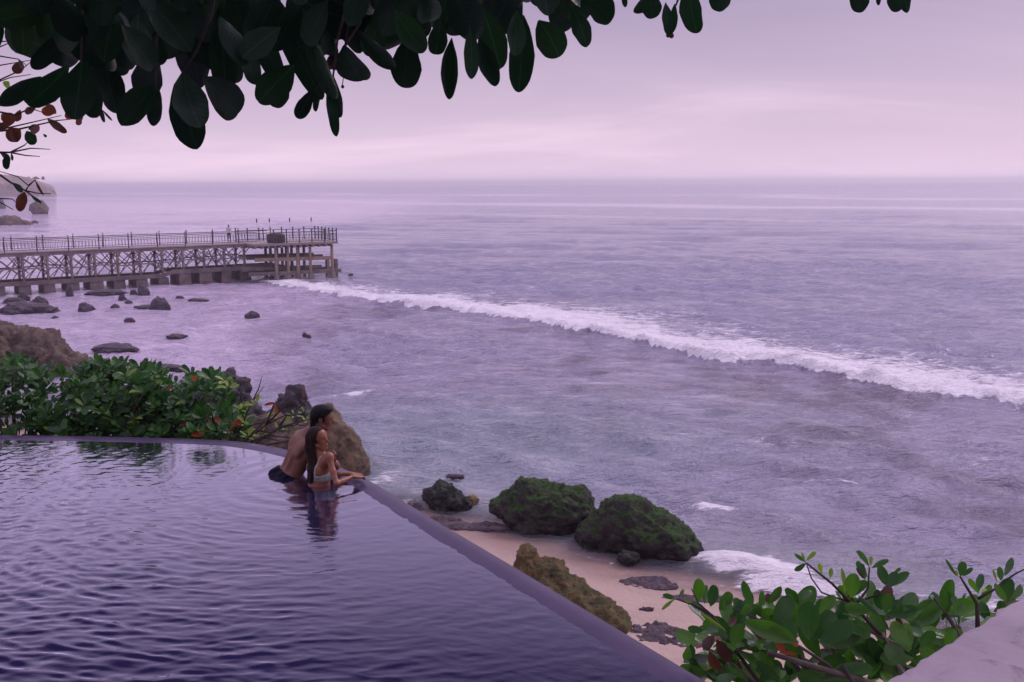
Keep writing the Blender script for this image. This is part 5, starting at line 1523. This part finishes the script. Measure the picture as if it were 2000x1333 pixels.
# ---- reddish twiggy plant at the left edge ------------------------------
def make_left_twigs():
    rng = random.Random(5)
    b0 = np.array([-4.9, 6.2, POOL_FLOOR]); b0 = T(-420, 560, 7.0)
    root = empty('twiggy_tree', (b0[0], b0[1], -1.0))
    tag(root, 'twiggy tree with rust coloured leaves reaching in at the left edge', 'tree')
    hub = T(-160, 330, 6.3)
    branch(root, [np.array([b0[0], b0[1], -1.0]), b0, (b0 + hub) / 2 + np.array([-.1, 0, .1]), hub], 0.07, 0.03, M_bark, 'trunk', 9)
    TW = [[(-160, 330), (-20, 258), (40, 252), (110, 236), (150, 232)], [(-20, 258), (60, 240), (120, 226)], [(-160, 330), (-30, 170), (20, 152), (60, 146)], [(-30, 170), (40, 138), (62, 120)],
          [(-160, 330), (-10, 298), (20, 298), (60, 290), (98, 292)], [(20, 298), (48, 284), (54, 278)], [(20, 298), (50, 304), (78, 306)],
          [(-160, 330), (0, 342), (20, 356), (50, 373), (75, 378), (100, 379)], [(50, 373), (66, 385), (82, 399)], [(56, 363), (68, 352), (80, 372), (84, 380)], [(50, 373), (56, 363), (34, 345), (-20, 330)],
          [(-160, 380), (0, 388), (24, 389), (34, 398)], [(-160, 390), (0, 395), (26, 410)], [(-60, 120), (0, 110), (36, 116), (52, 128)], [(-60, 140), (0, 128), (60, 118)], [(-60, 100), (0, 92), (40, 75)], [(-40, 70), (0, 82), (74, 76)], [(-160, 330), (-20, 215), (30, 225), (60, 212), (90, 222)]]
    for tw in TW:
        dz = rng.uniform(-.15, .15)
        pts = [T(x, y, 6.3 + dz) for x, y in tw]
        branch(root, pts, 0.010 if len(tw) > 4 else 0.006, 0.0022, M_bark, 'twig', 5)
    LF_ = [((40, 252), (18, 272), 26, 'r'), ((10, 250), (22, 222), 22, 'r'), ((22, 250), (34, 278), 16, 'r'), ((5, 255), (0, 240), 22, 'r'), ((58, 252), (80, 256), 20, 'r'), ((55, 253), (75, 244), 14, 'd'), ((52, 256), (66, 282), 22, 'd'), ((92, 232), (128, 258), 15, 'r'),
           ((100, 205), (86, 225), 20, 'o'), ((110, 222), (90, 208), 22, 'r'), ((150, 232), (156, 246), 12, 'r'), ((160, 215), (152, 244), 12, 'r'), ((195, 205), (205, 240), 9, 'd'), ((200, 215), (218, 236), 5, 'r'), ((0, 296), (20, 318), 10, 'd'), ((14, 304), (12, 330), 14, 'd'), ((22, 298), (24, 314), 5, 'd'),
           ((48, 375), (38, 412), 20, 'r'), ((24, 358), (50, 376), 11, 'd'), ((60, 382), (82, 400), 7, 'd'), ((70, 354), (83, 380), 5, 'r'), ((40, 120), (30, 144), 20, 'r'), ((36, 116), (48, 138), 8, 'r'), ((18, 160), (8, 170), 14, 'y'), ((62, 284), (62, 276), 6, 'd'), ((150, 218), (128, 230), 18, 'o'), ((70, 210), (50, 222), 14, 'r'), ((40, 215), (30, 236), 14, 'r'), ((5, 220), (14, 240), 18, 'r'), ((84, 262), (91, 268), 5, 'd')]
    mats = {'r': M_rust, 'd': M_canopy, 'o': M_red, 'y': M_yell}
    for b, t_, wpx, c in LF_:
        tz = 6.3 + rng.uniform(-.15, .15); B_ = T(*b, tz); Tp = T(*t_, tz + rng.uniform(-.03, .03)); l_ = math.hypot(b[0] - t_[0], b[1] - t_[1])
        add_leaf(root, B_, Tp, unit(_C - B_) + rnd3(rng) * 0.3, mats[c], rng, wpx / (l_ * 0.53))
make_left_twigs()

# ---- shrubs -------------------------------------------------------------
def rosette(rng, c, up, n, L, spread=1.0):
    """leaves fanned around a stem end; returns (base, tip, normal, wscale)"""
    up = unit(up); a0 = rng.uniform(0, 6.28); x = unit(np.cross(up, rnd3(rng))); y = np.cross(up, x); r = []
    for k in range(n):
        a = a0 + k * 2.399; el = rng.uniform(0.15, 1.05) / spread
        d = unit(x * math.cos(a) + y * math.sin(a) + up * el)
        l_ = L * rng.uniform(0.7, 1.12)
        b = c - up * 0.03 * k * L + d * 0.02
        r.append((b, b + d * l_, up + 0.35 * rnd3(rng) - 0.2 * d, rng.uniform(0.72, 1.08)))
    return r

def make_hedge():
    top_x = [-120, 0, 35, 60, 150, 190, 230, 255, 300, 340, 365, 395, 440, 452, 470, 500]
    top_y = [690, 700, 692, 705, 716, 700, 712, 700, 716, 728, 722, 722, 738, 765, 790, 800]
    specs = [('leafy shrub at the left picture edge behind the pool', -130, 165), ('dense green shrub in the middle of the left hedge', 150, 320), ('green shrub with orange red leaves ending the left hedge', 300, 478)]
    for si, (lab, xa, xb) in enumerate(specs):
        rng = random.Random(50 + si)
        bx = T((xa + xb) / 2, 850, 13.3); base = np.array([bx[0], bx[1], -1.9])
        root = empty('hedge_shrub', tuple(base)); tag(root, lab, 'shrub', 'shrubs beyond the pool rim')
        front, back = [], []
        ros = []
        nr = 235 if si < 2 else 190
        for k in range(nr):
            px = rng.uniform(xa, xb); ty = np.interp(px, top_x, top_y)
            u = rng.random()
            if si == 2 and px > 440: u = u * 0.9 + 0.05
            py = ty + 8 + (858 - ty) * u
            t = rng.uniform(12.1, 13.0) + (1 - u) * rng.uniform(0, 1.6)
            ros.append((py, t, T(px, py, t)))
        ros.sort(key=lambda q: q[1])
        for k, (py, t, c) in enumerate(ros):
            up = unit(np.array([rng.gauss(0, .35), -0.35 + rng.gauss(0, .3), 0.9]))
            lv = rosette(rng, c, up, rng.randint(5, 9), rng.uniform(0.105, 0.19))
            (front if k < 46 else back).extend(lv)
            if k % 7 == 0:
                branch(root, curve_pts(base + np.array([rng.uniform(-.5, .5), rng.uniform(-.3, .3), 0]), c, rng, 0.1, 6), 0.022, 0.006, M_bark, 'branch', 6)
        rest = front[300:] + back; front = front[:300]
        for b, t_, n_, ws in front:
            q = rng.random(); mt = M_green
            if q < 0.05: mt = M_yell
            if si == 2 and q > 0.965: mt = M_red
            add_leaf(root, b, t_, n_, mt, rng, ws)
        leaf_mass(root, 'inner_foliage', rest, M_green)
    # a few single red leaves are part of the end shrub
make_hedge()

def make_bare_shrub():
    rng = random.Random(9)
    b = T(470, 885, 12.4); b = np.array([b[0], b[1], -1.7])
    root = empty('bare_shrub', tuple(b)); tag(root, 'half bare twiggy shrub with few yellow green leaves beside the bathers', 'shrub')
    TW = [[(470, 880), (560, 862), (600, 853)], [(480, 880), (545, 835), (600, 820), (632, 812)], [(470, 870), (520, 830), (580, 800), (606, 776)], [(455, 870), (490, 790), (505, 760), (512, 735)], [(490, 790), (515, 755)], [(470, 780), (472, 762)], [(520, 830), (560, 790), (598, 765)], [(580, 800), (604, 783)], [(520, 830), (535, 790), (540, 782)], [(480, 870), (520, 850), (560, 855), (572, 856)], [(545, 835), (560, 812), (575, 806)], [(545, 835), (580, 830), (598, 832)], [(470, 870), (500, 840), (520, 818), (545, 805)], [(500, 840), (530, 846), (552, 838)], [(490, 862), (520, 856), (548, 862)], [(450, 860), (470, 820), (500, 800)], [(460, 850), (490, 830), (515, 826), (540, 818)]]
    for tw in TW:
        dz = rng.uniform(-.25, .25)
        pts = [T(x, y, 12.3 + dz + rng.uniform(-.05, .05)) for x, y in tw]
        branch(root, pts, 0.016 if len(tw) > 2 else 0.008, 0.004, M_bark, 'twig', 6)
    branch(root, [b, T(470, 880, 12.3)], 0.04, 0.02, M_bark, 'stem', 7)
    branch(root, [b, T(450, 866, 12.3)], 0.035, 0.016, M_bark, 'stem', 7)
    for (px, py, n_, s) in ((562, 835, 4, .11), (575, 812, 4, .09), (602, 826, 4, .1), (545, 842, 4, .1), (510, 850, 4, .12), (498, 792, 4, .11), (506, 866, 3, .1), (594, 808, 3, .08), (520, 815, 3, .09), (470, 800, 5, .13), (480, 830, 5, .14), (485, 855, 5, .12), (446, 757, 5, .13), (440, 745, 5, .12), (455, 752, 3, .1), (545, 815, 3, .09)):
        c = T(px, py, 12.3 + rng.uniform(-.2, .2))
        for (b_, t_, nn, ws) in rosette(rng, c, (0.1, -0.3, 0.8), n_, s):
            add_leaf(root, b_, t_, nn, M_yell if rng.random() < .7 else M_green, rng, ws * 0.8)
    for (px, py, tx, ty, wpx) in ((466, 818, 466, 834, 14), (515, 792, 535, 787, 6), (538, 790, 540, 810, 5), (598, 768, 590, 774, 5), (372, 850, 396, 848, 10), (374, 736, 384, 742, 9), (332, 762, 330, 756, 8)):
        B_ = T(px, py, 12.1); Tp = T(tx, ty, 12.1)
        add_leaf(root, B_, Tp, unit(_C - B_) + rnd3(rng) * .2, M_red, rng, wpx / (math.hypot(px - tx, py - ty) * .53))
make_bare_shrub()

def make_bush():
    rng = random.Random(77)
    base = np.array([3.1, 5.3, -1.35])
    root = empty('almond_bush', tuple(base)); tag(root, 'leafy bush with big glossy rounded leaves in the lower right corner', 'bush')
    leaves = []
    def stem(pts, r0=0.014, r1=0.005, mat=M_bark): branch(root, [T(x, y, t) for x, y, t in pts], r0, r1, mat, 'branch', 7)
    hub = (1560, 1300, 6.4)
    # branches one can trace
    stem([(1480, 1330, 6.4), (1415, 1240, 6.4), (1392, 1203, 6.4), (1350, 1180, 6.4), (1320, 1170, 6.4)], .014, .005)
    stem([(1392, 1203, 6.4), (1365, 1180, 6.4), (1350, 1150, 6.4)], .007, .003)
    stem([(1720, 1240, 6.6), (1662, 1178, 6.5), (1625, 1140, 6.5), (1575, 1100, 6.5)], .014, .006)
    stem([(1662, 1178, 6.5), (1605, 1158, 6.5), (1585, 1130, 6.5), (1576, 1104, 6.5)], .006, .004)
    stem([(1662, 1196, 6.5), (1695, 1150, 6.5), (1698, 1108, 6.5)], .010, .005)
    stem([(1662, 1180, 6.5), (1715, 1162, 6.5), (1735, 1142, 6.5)], .009, .005)
    stem([(1910, 1230, 6.2), (1908, 1180, 6.2), (1875, 1126, 6.2)], .016, .006)
    stem([(1910, 1170, 6.2), (1945, 1150, 6.2), (1962, 1132, 6.2)], .010, .005)
    stem([(1955, 1140, 6.2), (1985, 1120, 6.2), (2010, 1108, 6.2)], .007, .004)
    stem([(1850, 1200, 6.3), (1835, 1185, 6.3), (1822, 1166, 6.3)], .006, .004)
    stem([(1490, 1215, 6.5), (1450, 1195, 6.5), (1430, 1188, 6.5)], .008, .004)
    for (px, py, t) in ((1480, 1330, 6.4), (1720, 1240, 6.6), (1910, 1230, 6.2), (1850, 1200, 6.3), (1490, 1215, 6.5), (1560, 1280, 6.5), (1640, 1300, 6.2), (1760, 1300, 6.0), (1430, 1290, 6.3)):
        branch(root, curve_pts(base, T(px, py, t), rng, 0.08, 7), 0.03, 0.013, M_bark if rng.random() < .6 else M_barkp, 'branch', 8)
    # fallen pale stems and roots near the base
    stem([(1500, 1275, 6.2), (1600, 1305, 6.2), (1720, 1340, 6.2)], .016, .02, M_barkp)
    stem([(1560, 1262, 6.3), (1620, 1300, 6.3), (1640, 1340, 6.3)], .010, .012, M_barkp)
    stem([(1660, 1215, 6.6), (1715, 1240, 6.6), (1770, 1270, 6.6)], .012, .014, M_barkp)
    # leaves one can trace: base, tip, width (px), depth, kind
    LV = [((1362, 1178), (1362, 1126), 26), ((1376, 1180), (1378, 1142), 14), ((1388, 1185), (1396, 1144), 26), ((1405, 1192), (1428, 1158), 30), ((1412, 1196), (1424, 1166), 24), ((1318, 1168), (1296, 1162), 11), ((1318, 1170), (1292, 1190), 8), ((1326, 1168), (1336, 1150), 8), ((1335, 1172), (1352, 1176), 8),
          ((1452, 1190), (1440, 1205), 22), ((1446, 1200), (1470, 1180), 20), ((1470, 1190), (1452, 1138), 18), ((1466, 1192), (1464, 1150), 18), ((1485, 1190), (1486, 1155), 14), ((1500, 1180), (1526, 1150), 18), ((1560, 1178), (1536, 1142), 20), ((1550, 1170), (1534, 1164), 14), ((1565, 1172), (1585, 1152), 16),
          ((1510, 1230), (1545, 1165), 40), ((1545, 1250), (1490, 1190), 44), ((1545, 1250), (1540, 1170), 44), ((1555, 1250), (1520, 1200), 40), ((1580, 1250), (1580, 1180), 44), ((1590, 1250), (1630, 1195), 50), ((1600, 1255), (1665, 1215), 46), ((1605, 1258), (1680, 1235), 44), ((1560, 1255), (1460, 1218), 40), ((1590, 1225), (1606, 1170), 26), ((1600, 1200), (1628, 1165), 26),
          ((1574, 1098), (1553, 1082), 9), ((1574, 1096), (1594, 1077), 9), ((1572, 1096), (1566, 1080), 6), ((1574, 1100), (1552, 1114), 12), ((1605, 1122), (1602, 1098), 10), ((1622, 1130), (1624, 1110), 10),
          ((1662, 1168), (1668, 1124), 30), ((1655, 1165), (1640, 1140), 18), ((1668, 1165), (1690, 1132), 20), ((1650, 1160), (1642, 1112), 10), ((1698, 1108), (1674, 1073), 13), ((1700, 1106), (1702, 1086), 9), ((1702, 1110), (1736, 1094), 13), ((1695, 1128), (1674, 1096), 16), ((1690, 1132), (1684, 1104), 12),
          ((1735, 1146), (1716, 1103), 22), ((1738, 1148), (1750, 1118), 34), ((1745, 1145), (1774, 1118), 20), ((1745, 1122), (1759, 1110), 8), ((1690, 1132), (1672, 1112), 6, 'r'),
          ((1722, 1192), (1712, 1155), 24), ((1730, 1198), (1735, 1160), 24), ((1740, 1195), (1746, 1166), 12), ((1765, 1195), (1790, 1158), 36), ((1780, 1195), (1822, 1172), 18), ((1760, 1190), (1775, 1165), 20), ((1720, 1205), (1678, 1170), 14), ((1730, 1200), (1790, 1190), 30), ((1700, 1195), (1652, 1185), 26),
          ((1868, 1126), (1848, 1094), 7), ((1876, 1126), (1882, 1098), 18), ((1880, 1126), (1900, 1110), 10), ((1872, 1128), (1866, 1115), 6), ((1912, 1160), (1892, 1125), 12), ((1912, 1156), (1914, 1122), 18), ((1918, 1158), (1924, 1148), 10), ((1955, 1135), (1952, 1108), 14), ((1962, 1125), (1978, 1093), 15), ((1948, 1138), (1940, 1112), 6), ((1965, 1175), (1970, 1130), 30), ((1965, 1175), (1944, 1144), 14), ((1972, 1172), (1998, 1142), 16), ((1958, 1205), (1958, 1172), 34), ((1868, 1185), (1862, 1165), 16), ((1870, 1195), (1884, 1178), 14), ((1820, 1172), (1824, 1160), 7),
          ((1780, 1270), (1735, 1210), 34), ((1775, 1275), (1765, 1215), 34), ((1785, 1270), (1790, 1210), 32), ((1800, 1265), (1822, 1230), 34), ((1850, 1265), (1862, 1232), 34), ((1770, 1300), (1720, 1260), 60), ((1720, 1320), (1690, 1250), 60), ((1740, 1330), (1745, 1262), 44), ((1690, 1255), (1640, 1225), 40), ((1650, 1262), (1684, 1228), 44), ((1700, 1280), (1668, 1258), 40), ((1830, 1290), (1800, 1268), 30),
          ((1430, 1262), (1448, 1222), 34), ((1420, 1250), (1400, 1220), 14), ((1375, 1232), (1345, 1228), 16), ((1376, 1232), (1382, 1212), 12), ((1345, 1262), (1338, 1288), 18), ((1350, 1258), (1352, 1285), 18), ((1420, 1235), (1370, 1200), 8), ((1490, 1310), (1485, 1272), 20), ((1462, 1330), (1425, 1300), 18), ((1440, 1320), (1400, 1330), 22), ((1380, 1310), (1395, 1290), 10), ((1420, 1282), (1460, 1318), 22), ((1600, 1330), (1700, 1302), 40), ((1620, 1338), (1560, 1318), 36), ((1590, 1310), (1650, 1285), 34), ((1480, 1335), (1520, 1300), 22), ((1520, 1330), (1480, 1295), 26),
          ((1395, 1240), (1375, 1268), 22, 'r'), ((1400, 1250), (1425, 1290), 30, 'r'), ((1440, 1290), (1446, 1320), 14, 'r'), ((1440, 1205), (1420, 1222), 16, 'r'), ((1515, 1248), (1532, 1278), 16, 'o'), ((1520, 1275), (1552, 1275), 8, 'o'), ((1545, 1255), (1560, 1262), 10, 'o'), ((1500, 1250), (1478, 1235), 20, 'r'), ((1385, 1272), (1405, 1300), 20, 'r')]
    mats = {'r': M_rust, 'o': M_red}
    for it in LV:
        b, t_, wpx = it[:3]; mt = mats.get(it[3], M_bushg) if len(it) > 3 else (M_yell if (wpx < 11 and rng.random() < .6) else M_bushg)
        tz = rng.uniform(6.15, 6.6) if b[0] < 1850 else rng.uniform(6.0, 6.25)
        B_ = T(*b, tz); Tp = T(*t_, tz + rng.uniform(-.05, .05)); l_ = math.hypot(b[0] - t_[0], b[1] - t_[1])
        nr = unit(_C - B_) * (1 if rng.random() < .75 else -1) + rnd3(rng) * 0.4
        add_leaf(root, B_, Tp, nr, mt, rng, min(wpx / (l_ * 0.53) * 0.88, 1.12))
    # fill low down, behind the traced leaves
    cnt = 0
    while cnt < 300:
        px = rng.uniform(1380, 1960); lo = np.interp(px, [1340, 1420, 1500, 1640, 1760, 1850, 1960], [1290, 1228, 1195, 1190, 1192, 1205, 1180])
        py = rng.uniform(lo, 1400)
        if px - 1745 > (1345 - py) * 1.62 : continue
        t = rng.uniform(6.5, 7.2); c = T(px, py, t)
        up = unit(np.array([rng.gauss(0, .4), -0.4 + rng.gauss(0, .3), 0.9]))
        b_, t_, nn, ws = rosette(rng, c, up, 1, rng.uniform(0.17, 0.30))[0]
        add_leaf(root, b_, t_, nn, M_bushg if rng.random() < .93 else M_rust, rng, ws * rng.uniform(.7, 1.0)); cnt += 1
make_bush()

def make_shade_cliff():  # unseen rock face added behind the camera to darken surfaces facing it
    xs = np.linspace(-40, 30, 120); ts = np.linspace(0, 1, 34)
    v = []
    for x in xs:
        for t in ts:
            z = -2.0 + 13.5 * t
            y = -7.0 - 2.2 * t + 1.6 * float(fbm(np.array([[x * .12, z * .18, 3.0]]), 5)[0]) - 0.02 * (x + 5) ** 2 * 0.2
            v.append((x, y, z))
    me = np_mesh('cliff', np.array(v), grid_faces(len(xs), len(ts)))
    tag(obj('cliff', me, M_cliff), 'unseen limestone cliff added behind the terrace to shade the view', kind='structure')
make_shade_cliff()
# ---- rocky banks that carry the shrubs -----------------------------------
rock('bank', 'rocky bank under the left shrubs below the pool', 'bank', [((-7.5, 14.6, -3.9), (5.0, 2.4, 2.1)), ((-11.5, 15, -4.2), (4.0, 2.8, 2.2)), ((-4.2, 13.4, -4.6), (1.6, 1.6, 2.6))], 0.16, 0.35, 0.8, 61, M_cliff, k=0.6)
rock('bank', 'rocky bank under the lower right bush', 'bank', [((3.4, 4.6, -3.2), (1.5, 1.2, 1.9)), ((3.3, 4.2, -5.2), (1.8, 1.6, 1.8))], 0.12, 0.2, 1.2, 63, M_cliff, k=0.5)

# ------------------------------------------------------------------ HAZE
def make_haze():
    mb = MB()
    x0, x1, y0, y1, z0, z1 = -6600, 6600, -80, 6700, SEA - 3.2, 15.0
    mb.box8([(x0, y0, z0), (x1, y0, z0), (x1, y1, z0), (x0, y1, z0), (x0, y0, z1), (x1, y0, z1), (x1, y1, z1), (x0, y1, z1)])
    m = bpy.data.materials.new('haze'); m.use_nodes = True; nt = m.node_tree; nt.nodes.clear()
    out = nt.nodes.new('ShaderNodeOutputMaterial'); pv = nt.nodes.new('ShaderNodeVolumePrincipled')
    pv.inputs['Color'].default_value = (0.99, 0.97, 0.99, 1)
    pv.inputs['Density'].default_value = 0.00042
    pv.inputs['Anisotropy'].default_value = 0.7
    nt.links.new(pv.outputs[0], out.inputs['Volume'])
    o = mb.build('haze', m); tag(o, 'thin violet sea haze', kind='stuff')
make_haze()
